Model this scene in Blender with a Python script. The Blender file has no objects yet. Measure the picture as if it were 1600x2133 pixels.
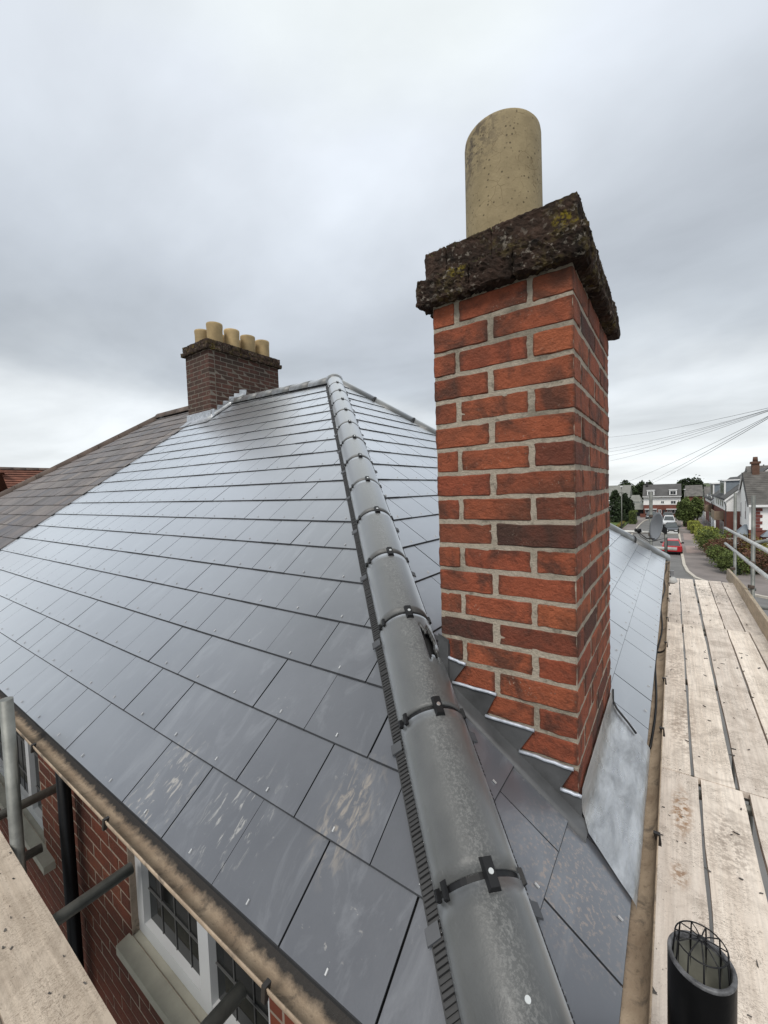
import bpy, bmesh, math, random
from math import sin, cos, pi, radians, sqrt, floor
from mathutils import Vector, Matrix, noise

random.seed(7)
SC = bpy.context.scene
COL = SC.collection

# ------------------------------------------------------------------ camera
cam_d = bpy.data.cameras.new("camera")
cam = bpy.data.objects.new("camera", cam_d)
COL.objects.link(cam)
CP = Vector((0.10082, -0.64170, 1.17540))
rt_ = Vector((0.81582497, 0.57729655, -0.03403414))
up_ = Vector((0.00025477, 0.05849335, 0.99828777))
fw_ = Vector((-0.57829885, 0.81443675, -0.04757326))
M = Matrix((rt_, up_, -fw_)).transposed().to_4x4()
M.translation = CP
cam.matrix_world = M
cam_d.sensor_fit = 'HORIZONTAL'
cam_d.sensor_width = 36.0
cam_d.lens = 36.0 * 850.327 / 1600.0
cam_d.clip_start = 0.02
cam_d.clip_end = 5000
SC.camera = cam

# ------------------------------------------------------------------ sky and sun
SUN_EL, SUN_AZ = radians(52), radians(168)      # azimuth from +Y towards +X
SKYA, SKYL = 0.55, (0.0, 0.0, 0)
world = bpy.data.worlds.new("World")
SC.world = world
world.use_nodes = True
wn = world.node_tree
wn.nodes.clear()
def wnode(t, **kw):
    n = wn.nodes.new(t)
    for k, v in kw.items(): setattr(n, k, v)
    return n
def wl(a, b): wn.links.new(a, b)
out = wnode('ShaderNodeOutputWorld'); bg = wnode('ShaderNodeBackground')
bg.inputs['Strength'].default_value = 0.1
sky = wnode('ShaderNodeTexSky'); sky.sky_type = 'NISHITA'; sky.sun_disc = False
sky.sun_elevation = SUN_EL; sky.sun_rotation = SUN_AZ
tc = wnode('ShaderNodeTexCoord'); sep = wnode('ShaderNodeSeparateXYZ')
wl(tc.outputs['Generated'], sep.inputs[0])
def wmath(op, a, b=None, c=None, clamp=False):
    n = wnode('ShaderNodeMath', operation=op); n.use_clamp = clamp
    for i, v in enumerate((a, b, c)):
        if v is None: continue
        if isinstance(v, (int, float)): n.inputs[i].default_value = v
        else: wl(v, n.inputs[i])
    return n.outputs[0]
zc = wmath('MAXIMUM', sep.outputs[2], 0.0)
den = wmath('ADD', zc, 0.20)
cx = wmath('DIVIDE', sep.outputs[0], den); cy = wmath('DIVIDE', sep.outputs[1], den)
comb = wnode('ShaderNodeCombineXYZ'); wl(cx, comb.inputs[0]); wl(cy, comb.inputs[1])
n1 = wnode('ShaderNodeTexNoise'); n1.inputs['Scale'].default_value = 0.55; n1.inputs['Detail'].default_value = 5; n1.inputs['Roughness'].default_value = 0.5; n1.inputs['Distortion'].default_value = 0.4
mapn = wnode('ShaderNodeMapping'); mapn.inputs['Location'].default_value = SKYL; mapn.inputs['Scale'].default_value = (1, 0.8, 1)
mapn.inputs['Rotation'].default_value = (0, 0, 0.5)
wl(comb.outputs[0], mapn.inputs[0]); wl(mapn.outputs[0], n1.inputs[0])
n2 = wnode('ShaderNodeTexNoise'); n2.inputs['Scale'].default_value = 1.9; n2.inputs['Detail'].default_value = 4; n2.inputs['Roughness'].default_value = 0.55
wl(mapn.outputs[0], n2.inputs[0])
# cloud deck: thin and bright near the horizon, thick and grey above it, thinner again overhead
ramp = wnode('ShaderNodeValToRGB')
nm = wmath('SUBTRACT', n1.outputs['Fac'], 0.5)
elv = wmath('ADD', sep.outputs[2], wmath('MULTIPLY', nm, SKYA))
elv = wmath('ADD', elv, wmath('MULTIPLY', wmath('SUBTRACT', n2.outputs['Fac'], 0.5), 0.10), clamp=True)
wl(elv, ramp.inputs[0])
cr = ramp.color_ramp
cr.interpolation = 'B_SPLINE'
stops = [(0.0, (9.5, 9.9, 10.1)), (0.155, (9.1, 9.55, 9.85)), (0.265, (5.7, 6.2, 6.7)), (0.40, (5.8, 6.3, 6.95)),
         (0.58, (8.0, 8.6, 9.35)), (0.76, (9.5, 10.05, 10.8)), (1.0, (9.7, 10.25, 11.0))]
cr.elements[0].position = 0; cr.elements[1].position = 1
for p_, c_ in stops[1:-1]: cr.elements.new(p_)
for e_, (p_, c_) in zip(cr.elements, stops):
    e_.position = p_; e_.color = (*[v / 10 for v in c_], 1)
n3 = wnode('ShaderNodeTexNoise'); n3.inputs['Scale'].default_value = 1.1; n3.inputs['Detail'].default_value = 6; n3.inputs['Roughness'].default_value = 0.52; n3.inputs['Distortion'].default_value = 0.25
map3 = wnode('ShaderNodeMapping'); map3.inputs['Scale'].default_value = (0.85, 1.25, 1); map3.inputs['Rotation'].default_value = (0, 0, -0.6); map3.inputs['Location'].default_value = SKYL
wl(comb.outputs[0], map3.inputs[0]); wl(map3.outputs[0], n3.inputs[0])
streak = wmath('ADD', wmath('MULTIPLY', wmath('SUBTRACT', n3.outputs['Fac'], 0.5), 0.85), 1.0)
sc10 = wnode('ShaderNodeVectorMath', operation='SCALE')
wl(wmath('MULTIPLY', streak, 7.0), sc10.inputs['Scale'])
wl(ramp.outputs[0], sc10.inputs[0])
mixw = wnode('ShaderNodeMix', data_type='RGBA'); mixw.inputs[0].default_value = 0.95
wl(sky.outputs[0], mixw.inputs[6]); wl(sc10.outputs[0], mixw.inputs[7])
wl(mixw.outputs[2], bg.inputs[0]); wl(bg.outputs[0], out.inputs[0])

sun_d = bpy.data.lights.new("sun", 'SUN'); sun_d.energy = 1.5; sun_d.angle = radians(18); sun_d.color = (1, 0.95, 0.88)
sun = bpy.data.objects.new("sun", sun_d); COL.objects.link(sun)
sd = Vector((sin(SUN_AZ) * cos(SUN_EL), cos(SUN_AZ) * cos(SUN_EL), sin(SUN_EL)))
sun.rotation_euler = (-sd).to_track_quat('-Z', 'Y').to_euler()
sun.location = (5, -10, 20)

SC.view_settings.view_transform = 'Standard'
try: SC.view_settings.look = 'None'
except Exception: pass
SC.view_settings.exposure = 0.45
SC.view_settings.gamma = 1.0
SC.view_settings.use_curve_mapping = False

# ------------------------------------------------------------------ helpers: materials
def lin(*c): return tuple(c)
class NT:
    def __init__(s, name):
        s.m = bpy.data.materials.new(name); s.m.use_nodes = True
        s.t = s.m.node_tree; s.t.nodes.clear()
        s.o = s.n('ShaderNodeOutputMaterial'); s.b = s.n('ShaderNodeBsdfPrincipled')
        s.l(s.b.outputs[0], s.o.inputs[0])
    def n(s, t, **kw):
        x = s.t.nodes.new(t)
        for k, v in kw.items(): setattr(x, k, v)
        return x
    def l(s, a, b): s.t.links.new(a, b)
    def set(s, sock, v):
        if isinstance(v, (int, float)): sock.default_value = v
        elif isinstance(v, (tuple, list)): sock.default_value = (*v, 1) if len(v) == 3 and len(sock.default_value) == 4 else v
        else: s.l(v, sock)
    def coord(s, kind='pos', scale=(1, 1, 1), loc=(0, 0, 0), rot=(0, 0, 0)):
        if kind == 'pos': c = s.n('ShaderNodeNewGeometry').outputs['Position']
        else: c = s.n('ShaderNodeTexCoord').outputs['Object']
        m = s.n('ShaderNodeMapping'); m.inputs['Scale'].default_value = scale; m.inputs['Location'].default_value = loc; m.inputs['Rotation'].default_value = rot
        s.l(c, m.inputs[0]); return m.outputs[0]
    def noise(s, co, scale, detail=4, rough=0.55, dist=0.0):
        x = s.n('ShaderNodeTexNoise'); s.l(co, x.inputs['Vector'])
        x.inputs['Scale'].default_value = scale; x.inputs['Detail'].default_value = detail
        x.inputs['Roughness'].default_value = rough; x.inputs['Distortion'].default_value = dist
        return x.outputs['Fac']
    def voro(s, co, scale, feature='F1'):
        x = s.n('ShaderNodeTexVoronoi', feature=feature); s.l(co, x.inputs['Vector']); x.inputs['Scale'].default_value = scale
        return x.outputs['Distance']
    def ramp(s, fac, stops, interp='LINEAR'):
        r = s.n('ShaderNodeValToRGB'); s.l(fac, r.inputs[0]); cr = r.color_ramp; cr.interpolation = interp
        for p, c in stops[2:]: cr.elements.new(p)
        for e, (p, c) in zip(cr.elements, sorted(stops, key=lambda q: q[0])):
            e.position = p
            e.color = (c, c, c, 1) if isinstance(c, (int, float)) else (*c, 1)
        return r.outputs[0]
    def mix(s, f, a, b, mode='MIX'):
        x = s.n('ShaderNodeMix', data_type='RGBA', blend_type=mode)
        s.set(x.inputs[0], f); s.set(x.inputs[6], a); s.set(x.inputs[7], b); return x.outputs[2]
    def math(s, op, a, b=0.0, clamp=False):
        x = s.n('ShaderNodeMath', operation=op); x.use_clamp = clamp
        s.set(x.inputs[0], a); s.set(x.inputs[1], b); return x.outputs[0]
    def rnd(s): return s.n('ShaderNodeObjectInfo').outputs['Random']
    def bump(s, h, strength=0.3, dist=0.01):
        x = s.n('ShaderNodeBump'); x.inputs['Strength'].default_value = strength; x.inputs['Distance'].default_value = dist
        s.l(h, x.inputs['Height']); s.l(x.outputs[0], s.b.inputs['Normal'])
    def dist_to(s, p, sc=(1, 1, 1)):      # distance from a world point, stretched
        co = s.coord('pos', scale=sc, loc=tuple(-a * b for a, b in zip(p, sc)))
        x = s.n('ShaderNodeVectorMath', operation='LENGTH'); s.l(co, x.inputs[0]); return x.outputs['Value']
    def graze(s, k, p, rough, cap=0.8, tint=(0.96, 0.98, 1.0)):
        # smooth coated surface: reflection climbing steeply towards grazing incidence
        lw = s.n('ShaderNodeLayerWeight'); lw.inputs['Blend'].default_value = 0.5
        f = s.math('MINIMUM', s.math('MULTIPLY', s.math('POWER', lw.outputs['Facing'], p), k), cap)
        gl = s.n('ShaderNodeBsdfGlossy'); gl.inputs['Color'].default_value = (*tint, 1); s.set(gl.inputs['Roughness'], rough)
        mx = s.n('ShaderNodeMixShader'); s.l(f, mx.inputs[0]); s.l(s.b.outputs[0], mx.inputs[1]); s.l(gl.outputs[0], mx.inputs[2])
        s.l(mx.outputs[0], s.o.inputs[0])
    def fin(s, col=None, rough=None, metal=None, spec=None):
        for k, v in (('Base Color', col), ('Roughness', rough), ('Metallic', metal), ('Specular IOR Level', spec)):
            if v is not None: s.set(s.b.inputs[k], v)
        return s.m

def simple(name, c, rough=0.6, var=0.25, scale=6, metal=0.0, bump=0.0, bscale=60, rand=0.0, spec=None, kind='pos'):
    t = NT(name); co = t.coord(kind)
    f = t.noise(co, scale, 4)
    lo = tuple(v * (1 - var) for v in c); hi = tuple(min(1, v * (1 + var)) for v in c)
    col = t.mix(t.ramp(f, [(0.3, 0.0), (0.7, 1.0)]), lo, hi)
    if rand:
        r = t.ramp(t.rnd(), [(0, 1 - rand), (1, 1 + rand)])
        col = t.mix(1.0, col, r, 'MULTIPLY')
    if bump: t.bump(t.noise(co, bscale, 4), bump, 0.01)
    return t.fin(col, rough, metal, spec)

# ------------------------------------------------------------------ helpers: meshes and objects
class MB:
    def __init__(s): s.v = []; s.f = []; s.sm = []
    def add(s, vs, fs, smooth=False):
        o = len(s.v); s.v += [tuple(v) for v in vs]
        s.f += [tuple(i + o for i in f) for f in fs]; s.sm += [smooth] * len(fs); return s
    def box(s, x0, x1, y0, y1, z0, z1):
        return s.add([(x0, y0, z0), (x1, y0, z0), (x1, y1, z0), (x0, y1, z0), (x0, y0, z1), (x1, y0, z1), (x1, y1, z1), (x0, y1, z1)],
                     [(0, 3, 2, 1), (4, 5, 6, 7), (0, 1, 5, 4), (1, 2, 6, 5), (2, 3, 7, 6), (3, 0, 4, 7)])
    def hexa(s, b, t):          # 4 bottom points, 4 top points
        return s.add(list(b) + list(t), [(0, 3, 2, 1), (4, 5, 6, 7), (0, 1, 5, 4), (1, 2, 6, 5), (2, 3, 7, 6), (3, 0, 4, 7)])
    def quad(s, a, b, c, d): return s.add([a, b, c, d], [(0, 1, 2, 3)])
    def tube(s, pts, r, n=10, cap=True, smooth=True):
        pts = [Vector(p) for p in pts]; vs = []; fs = []
        R = r if isinstance(r, (list, tuple)) else [r] * len(pts)
        d0 = (pts[1] - pts[0]).normalized()
        ref = Vector((0, 0, 1)) if abs(d0.z) < 0.9 else Vector((1, 0, 0))
        for i, p in enumerate(pts):
            d = (pts[min(i + 1, len(pts) - 1)] - pts[max(i - 1, 0)]).normalized()
            a = d.cross(ref).normalized(); b = a.cross(d)
            for k in range(n):
                t = 2 * pi * k / n; vs.append(p + a * (R[i] * cos(t)) + b * (R[i] * sin(t)))
        for i in range(len(pts) - 1):
            for k in range(n):
                k2 = (k + 1) % n; fs.append((i * n + k, i * n + k2, (i + 1) * n + k2, (i + 1) * n + k))
        s.add(vs, fs, smooth)
        if cap:
            o = len(s.v) - len(vs)
            s.f.append(tuple(o + k for k in range(n - 1, -1, -1))); s.f.append(tuple(o + (len(pts) - 1) * n + k for k in range(n))); s.sm += [False, False]
        return s
    def lathe(s, prof, c=(0, 0, 0), n=32, smooth=True):
        vs = []; fs = []
        for r, z in prof:
            for k in range(n):
                t = 2 * pi * k / n; vs.append((c[0] + r * cos(t), c[1] + r * sin(t), c[2] + z))
        for i in range(len(prof) - 1):
            for k in range(n):
                k2 = (k + 1) % n; fs.append((i * n + k, i * n + k2, (i + 1) * n + k2, (i + 1) * n + k))
        return s.add(vs, fs, smooth)
    def prism(s, poly, d):      # polygon points and an extrusion vector
        n = len(poly); d = Vector(d); p = [Vector(q) for q in poly]
        return s.add(p + [q + d for q in p], [tuple(range(n - 1, -1, -1)), tuple(range(n, 2 * n))] + [(i, (i + 1) % n, n + (i + 1) % n, n + i) for i in range(n)])
    def mesh(s, name):
        m = bpy.data.meshes.new(name); m.from_pydata(s.v, [], s.f); m.polygons.foreach_set('use_smooth', s.sm); m.update(); return m

ORG = {}
def link(name, me, mat, parent=None, loc=(0, 0, 0), rot=None, recalc=True):
    if isinstance(me, MB):
        me = me.mesh(name)
        if recalc and len(me.polygons) < 20000:
            b = bmesh.new(); b.from_mesh(me); bmesh.ops.recalc_face_normals(b, faces=b.faces); b.to_mesh(me); b.free()
    if mat is not None and not me.materials: me.materials.append(mat)
    o = bpy.data.objects.new(name, me); COL.objects.link(o)
    loc = Vector(loc); ORG[o.name] = loc
    if parent is not None:
        o.parent = parent; o.location = loc - ORG[parent.name]
    else: o.location = loc
    if rot: o.rotation_euler = rot
    return o
def empty(name, loc, label, cat, group=None):
    o = bpy.data.objects.new(name, None); COL.objects.link(o); o.location = loc; o.empty_display_size = 0.1
    ORG[o.name] = Vector(loc); tag(o, label, cat, group); return o
def tag(o, label, cat, group=None):
    o['label'] = label; o['category'] = cat
    if group: o['group'] = group
    return o
def struct(o): o['kind'] = 'structure'; return o
def stuff(o, label=None, cat=None):
    o['kind'] = 'stuff'
    if label: o['label'] = label
    if cat: o['category'] = cat
    return o
def clip_poly(poly, a, b, c):   # keep a*u + b*v + c >= 0
    outp = []
    for i in range(len(poly)):
        p, q = poly[i], poly[(i + 1) % len(poly)]
        dp, dq = a * p[0] + b * p[1] + c, a * q[0] + b * q[1] + c
        if dp >= 0: outp.append(p)
        if (dp >= 0) != (dq >= 0):
            t = dp / (dp - dq); outp.append((p[0] + t * (q[0] - p[0]), p[1] + t * (q[1] - p[1])))
    return outp
def area(p): return abs(sum(p[i][0] * p[(i + 1) % len(p)][1] - p[(i + 1) % len(p)][0] * p[i][1] for i in range(len(p)))) / 2

def rough_box(sx, sy, sz, seed, bev=0.006, jit=0.0025):
    bm = bmesh.new(); bmesh.ops.create_cube(bm, size=1)
    for v in bm.verts: v.co = Vector((v.co.x * sx, v.co.y * sy, v.co.z * sz))
    bmesh.ops.bevel(bm, geom=bm.edges[:], offset=bev, segments=1, affect='EDGES')
    r = random.Random(seed)
    for v in bm.verts: v.co += Vector((r.uniform(-jit, jit), r.uniform(-jit, jit), r.uniform(-jit, jit)))
    me = bpy.data.meshes.new('brick'); bm.to_mesh(me); bm.free(); return me
_rb = {}
def brick_mesh(sx, sy, sz, i, bev=0.005, jit=0.0025):
    k = (round(sx, 3), round(sy, 3), round(sz, 3), i % 3)
    if k not in _rb: _rb[k] = rough_box(sx, sy, sz, hash(k) & 0xffff, bev, jit)
    return _rb[k]
def lumpy_box(x0, x1, y0, y1, z0, z1, amp, res, seed, fine=1.0):     # weathered block: subdivided and eroded
    bm = bmesh.new(); bmesh.ops.create_cube(bm, size=1)
    nx, ny, nz = max(1, int((x1 - x0) / res)), max(1, int((y1 - y0) / res)), max(1, int((z1 - z0) / res))
    bmesh.ops.subdivide_edges(bm, edges=[e for e in bm.edges if abs(e.verts[0].co.x - e.verts[1].co.x) > .5], cuts=nx, use_grid_fill=True)
    bmesh.ops.subdivide_edges(bm, edges=[e for e in bm.edges if abs(e.verts[0].co.y - e.verts[1].co.y) > .5], cuts=ny, use_grid_fill=True)
    bmesh.ops.subdivide_edges(bm, edges=[e for e in bm.edges if abs(e.verts[0].co.z - e.verts[1].co.z) > .5], cuts=nz, use_grid_fill=True)
    c = Vector(((x0 + x1) / 2, (y0 + y1) / 2, (z0 + z1) / 2)); h = Vector(((x1 - x0) / 2, (y1 - y0) / 2, (z1 - z0) / 2))
    for v in bm.verts:
        q = Vector((v.co.x * 2, v.co.y * 2, v.co.z * 2))
        w = c + Vector((q.x * h.x, q.y * h.y, q.z * h.z))
        nface = sum(1 for t in q if abs(t) > 0.999)
        s1 = noise.noise(w * 14 + Vector((seed, 0, 0))); s2 = noise.noise(w * 45 + Vector((0, seed, 0))); s3 = noise.noise(w * 110 + Vector((0, 0, seed)))
        d = amp * (0.35 * s1 + 0.65 * s2 + 0.75 * s3 * fine) - (amp * 0.55 if nface >= 2 else 0)
        nrm = Vector(tuple(t if abs(t) > 0.999 else 0 for t in q)); nrm.normalize()
        v.co = w + nrm * d
    bmesh.ops.recalc_face_normals(bm, faces=bm.faces)
    me = bpy.data.meshes.new('block'); bm.to_mesh(me); bm.free(); return me

# ------------------------------------------------------------------ materials
def m_slate(name='slate_grey'):
    t = NT(name); co = t.coord('pos')
    f = t.noise(co, 3.0, 5, 0.6)
    col = t.mix(t.ramp(f, [(0.3, 0.0), (0.7, 1.0)]), (0.074, 0.078, 0.091), (0.100, 0.105, 0.119))
    col = t.mix(1.0, col, t.ramp(t.rnd(), [(0, 0.90), (1, 1.10)]), 'MULTIPLY')
    # dusty bloom left by handling, brushed along the slope
    br = t.noise(t.coord('pos', scale=(1.6, 0.55, 0.55), rot=(0, 0, 0.25)), 4.5, 6, 0.66, 1.2)
    col = t.mix(t.math('MULTIPLY', t.ramp(br, [(0.54, 0.0), (0.80, 1.0)]), 0.55), col, (0.23, 0.24, 0.26))
    # pale scratches and splashes
    sp = t.noise(co, 55, 3, 0.6); spm = t.noise(co, 4.0, 3)
    m = t.math('MULTIPLY', t.ramp(sp, [(0.66, 0.0), (0.74, 1.0)]), t.ramp(spm, [(0.52, 0.0), (0.66, 1.0)]))
    col = t.mix(t.math('MULTIPLY', m, 0.55), col, (0.42, 0.40, 0.37))
    for p, sc, c, th in (((-0.715, 0.27, 0.195), (8.5, 4.6, 4.6), (0.30, 0.26, 0.215), (0.50, 0.66)),
                         ((-1.50, 0.06, 0.05), (5, 3.4, 3.4), (0.36, 0.33, 0.29), (0.56, 0.64)),
                         ((-1.10, 0.14, 0.10), (5, 5, 5), (0.36, 0.35, 0.33), (0.58, 0.66)),
                         ((-0.13, 0.50, 0.10), (4.2, 4.2, 4.2), (0.27, 0.21, 0.17), (0.53, 0.60))):
        d = t.dist_to(p, sc)
        nn = t.noise(t.coord('pos', scale=(2.6, 0.8, 0.8)), 19, 4, 0.6, 0.8) if p[0] < -.2 else t.noise(co, 85, 4, 0.65)
        k = t.math('MULTIPLY', t.ramp(d, [(0.35, 1.0), (0.95, 0.0)]), t.ramp(nn, [(th[0], 0.0), (th[1], 1.0)]))
        col = t.mix(t.math('MULTIPLY', k, 0.72), col, c)
    rg = t.ramp(t.noise(co, 9, 4), [(0.3, 0.34), (0.75, 0.46)])
    t.bump(t.noise(co, 90, 4, 0.6), 0.10, 0.004)
    t.graze(1.65, 2.6, 0.30, 0.85)
    return t.fin(col, rg, None, 0.5)
M_SLATE = m_slate()
M_SEDGE = simple('slate_cut_edge', (0.034, 0.036, 0.040), 0.9)
M_DECK = simple('roof_underlay', (0.010, 0.010, 0.011), 0.8)
M_BLACK = simple('black_plastic', (0.009, 0.009, 0.010), 0.45, 0.2, 20, spec=0.3)
M_BLACKRUB = simple('black_ribbed_tape', (0.022, 0.022, 0.023), 0.6)
M_GREYCLIP = simple('grey_plastic_tab', (0.06, 0.063, 0.07), 0.5)
M_SCREW = simple('screw_metal', (0.75, 0.75, 0.74), 0.28, 0.05, metal=0.9)
M_RIVET = simple('copper_disc_rivet', (0.52, 0.52, 0.52), 0.4, 0.1, metal=0.4)

def m_hip():
    t = NT('hip_tile_grey'); co = t.coord('obj'); cp = t.coord('pos')
    f = t.noise(cp, 7, 5, 0.6)
    col = t.mix(t.ramp(f, [(0.3, 0.0), (0.7, 1.0)]), (0.066, 0.068, 0.068), (0.094, 0.096, 0.095))
    sx = t.n('ShaderNodeSeparateXYZ'); t.l(co, sx.inputs[0])
    crest = t.ramp(t.math('ABSOLUTE', sx.outputs[0]), [(0.006, 1.0), (0.055, 0.0)])
    sp = t.noise(cp, 130, 4, 0.75)
    k = t.math('MULTIPLY', crest, t.ramp(sp, [(0.49, 0.0), (0.57, 1.0)]))
    col = t.mix(t.math('MULTIPLY', k, 0.55), col, (0.19, 0.19, 0.185))
    k2 = t.math('MULTIPLY', crest, t.ramp(t.noise(cp, 42, 4, 0.7), [(0.55, 0.0), (0.64, 1.0)]))
    col = t.mix(t.math('MULTIPLY', k2, 0.6), col, (0.045, 0.046, 0.047))
    st = t.noise(t.coord('obj', scale=(1, 0.35, 1)), 30, 3)
    col = t.mix(t.math('MULTIPLY', t.ramp(st, [(0.66, 0.0), (0.76, 1.0)]), 0.5), col, (0.30, 0.30, 0.29))
    col = t.mix(1.0, col, t.ramp(t.rnd(), [(0, 0.92), (1, 1.10)]), 'MULTIPLY')
    t.bump(t.noise(cp, 130, 4, 0.65), 0.22, 0.004)
    t.graze(1.1, 2.7, 0.38, 0.7)
    return t.fin(col, t.ramp(f, [(0.3, 0.40), (0.7, 0.52)]))
M_HIP = m_hip()

def m_brick(name, ramp_stops, soot=0.35, pale=0.4, grow=1.0):
    t = NT(name); cp = t.coord('pos')
    col = t.ramp(t.rnd(), ramp_stops)
    f = t.noise(cp, 26 * grow, 5, 0.65)
    col = t.mix(1.0, col, t.ramp(f, [(0.25, 0.74), (0.75, 1.18)]), 'MULTIPLY')
    # soot patches
    sm = t.noise(cp, 7.5 * grow, 4, 0.62, 0.8)
    k = t.ramp(sm, [(0.46, 0.0), (0.64, 1.0)])
    col = t.mix(t.math('MULTIPLY', k, soot), col, (0.045, 0.030, 0.024))
    # pits and pale flecks
    pit = t.voro(cp, 150 * grow); k3 = t.math('MULTIPLY', t.ramp(pit, [(0.10, 1.0), (0.22, 0.0)]), t.ramp(t.noise(cp, 30, 2), [(0.52, 0.0), (0.6, 1.0)]))
    col = t.mix(t.math('MULTIPLY', k3, 0.75), col, (0.03, 0.016, 0.012))
    fl = t.noise(cp, 120 * grow, 2, 0.6); k2 = t.math('MULTIPLY', t.ramp(fl, [(0.64, 0.0), (0.70, 1.0)]), t.ramp(t.noise(cp, 9 * grow, 3), [(0.52, 0.0), (0.64, 1.0)]))
    col = t.mix(t.math('MULTIPLY', k2, pale), col, (0.46, 0.38, 0.30))
    # grime and crumbling along the arrises
    gc = t.n('ShaderNodeTexCoord').outputs['Generated']; ab = t.n('ShaderNodeVectorMath', operation='ABSOLUTE'); ma = t.n('ShaderNodeVectorMath', operation='MULTIPLY_ADD')
    ma.inputs[1].default_value = (2, 2, 2); ma.inputs[2].default_value = (-1, -1, -1); t.l(gc, ma.inputs[0]); t.l(ma.outputs[0], ab.inputs[0])
    sx_ = t.n('ShaderNodeSeparateXYZ'); t.l(ab.outputs[0], sx_.inputs[0]); X_, Y_, Z_ = sx_.outputs
    tot = t.math('ADD', t.math('ADD', X_, Y_), Z_); mx = t.math('MAXIMUM', t.math('MAXIMUM', X_, Y_), Z_); mn = t.math('MINIMUM', t.math('MINIMUM', X_, Y_), Z_)
    sec = t.math('SUBTRACT', t.math('SUBTRACT', tot, mx), mn)
    sec = t.math('ADD', sec, t.math('MULTIPLY', t.math('SUBTRACT', t.noise(cp, 60 * grow, 5, 0.75), 0.5), 0.34))
    col = t.mix(t.math('MULTIPLY', t.ramp(sec, [(0.84, 0.0), (0.99, 1.0)]), 0.72 if soot > .5 else 0.3), col, (0.052, 0.034, 0.026))
    dk = t.noise(t.coord('pos', loc=(3, 1, 5)), 2.6 * grow, 4, 0.6)
    col = t.mix(t.math('MULTIPLY', t.ramp(dk, [(0.52, 0.0), (0.68, 1.0)]), soot * 0.75), col, (0.062, 0.036, 0.026))
    t.bump(t.noise(cp, 70 * grow, 5, 0.72), 0.9, 0.012)
    return t.fin(col, 0.82, None, 0.3)
RED = [(0.0, (0.265, 0.072, 0.036)), (0.3, (0.35, 0.098, 0.046)), (0.5, (0.29, 0.074, 0.038)), (0.7, (0.37, 0.108, 0.049)), (0.82, (0.24, 0.066, 0.036)), (0.92, (0.14, 0.044, 0.029)), (1.0, (0.105, 0.038, 0.027))]
M_BRICK = m_brick('old_red_brick', RED, 0.72, 0.5)
M_BRICKD = m_brick('wall_brick_dark', [(0, (0.105, 0.030, 0.016)), (0.5, (0.15, 0.040, 0.020)), (0.8, (0.085, 0.026, 0.016)), (1, (0.17, 0.050, 0.024))], 0.3, 0.2)
M_BRICKC2 = m_brick('stack_brick_brown', [(0, (0.070, 0.036, 0.028)), (0.5, (0.105, 0.046, 0.034)), (1, (0.055, 0.036, 0.028))], 0.6, 0.25, 0.5)
def m_mortar(name, c, moss=0.0):
    t = NT(name); cp = t.coord('pos'); f = t.noise(cp, 45, 5, 0.7)
    col = t.mix(f, tuple(v * 0.55 for v in c), tuple(min(1, v * 1.3) for v in c))
    d = t.noise(cp, 5, 3)
    col = t.mix(t.math('MULTIPLY', t.ramp(d, [(0.52, 0.0), (0.7, 1.0)]), 0.5), col, (0.10, 0.095, 0.07))
    g2 = t.noise(cp, 19, 5, 0.7)
    col = t.mix(t.math('MULTIPLY', t.ramp(g2, [(0.55, 0.0), (0.68, 1.0)]), 0.6), col, (0.07, 0.062, 0.05))
    t.bump(t.noise(cp, 110, 5, 0.75), 1.0, 0.010)
    return t.fin(col, 0.9, None, 0.2)
M_MORT = m_mortar('lime_mortar', (0.50, 0.43, 0.345))
M_MORTS = m_mortar('sooty_mortar', (0.21, 0.18, 0.15))
M_MORTD = m_mortar('wall_mortar', (0.36, 0.29, 0.23))
def m_cap(name='mossy_cap_brick'):
    t = NT(name); cp = t.coord('pos')
    f = t.noise(cp, 20, 5, 0.7)
    col = t.mix(t.ramp(f, [(0.35, 0.0), (0.65, 1.0)]), (0.020, 0.016, 0.013), (0.070, 0.043, 0.032))
    col = t.mix(1.0, col, t.ramp(t.rnd(), [(0, 0.7), (1, 1.35)]), 'MULTIPLY')
    g = t.noise(cp, 9, 4, 0.6); g2 = t.noise(cp, 60, 4, 0.7)
    k = t.math('MULTIPLY', t.ramp(g, [(0.50, 0.0), (0.62, 1.0)]), t.ramp(g2, [(0.42, 0.0), (0.58, 1.0)]))
    col = t.mix(t.math('MULTIPLY', k, 0.75), col, (0.115, 0.088, 0.036))
    w = t.noise(t.coord('pos', loc=(4, 2, 1)), 48, 3, 0.6); w2 = t.noise(t.coord('pos', loc=(1, 7, 1)), 7, 3)
    k = t.math('MULTIPLY', t.ramp(w, [(0.57, 0.0), (0.65, 1.0)]), t.ramp(w2, [(0.44, 0.0), (0.56, 1.0)]))
    col = t.mix(t.math('MULTIPLY', k, 0.6), col, (0.34, 0.30, 0.25))
    y = t.math('MULTIPLY', t.ramp(t.noise(t.coord('pos', loc=(9, 3, 2)), 8, 2), [(0.66, 0.0), (0.72, 1.0)]), t.ramp(g2, [(0.45, 0.0), (0.6, 1.0)]))
    col = t.mix(t.math('MULTIPLY', y, 0.8), col, (0.25, 0.19, 0.02))
    t.bump(t.noise(cp, 90, 5, 0.75), 0.9, 0.012)
    return t.fin(col, 0.95, None, 0.15)
M_CAP = m_cap()
M_MOSS = simple('moss_tufts', (0.085, 0.075, 0.030), 0.95, 0.5, 30)
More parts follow.
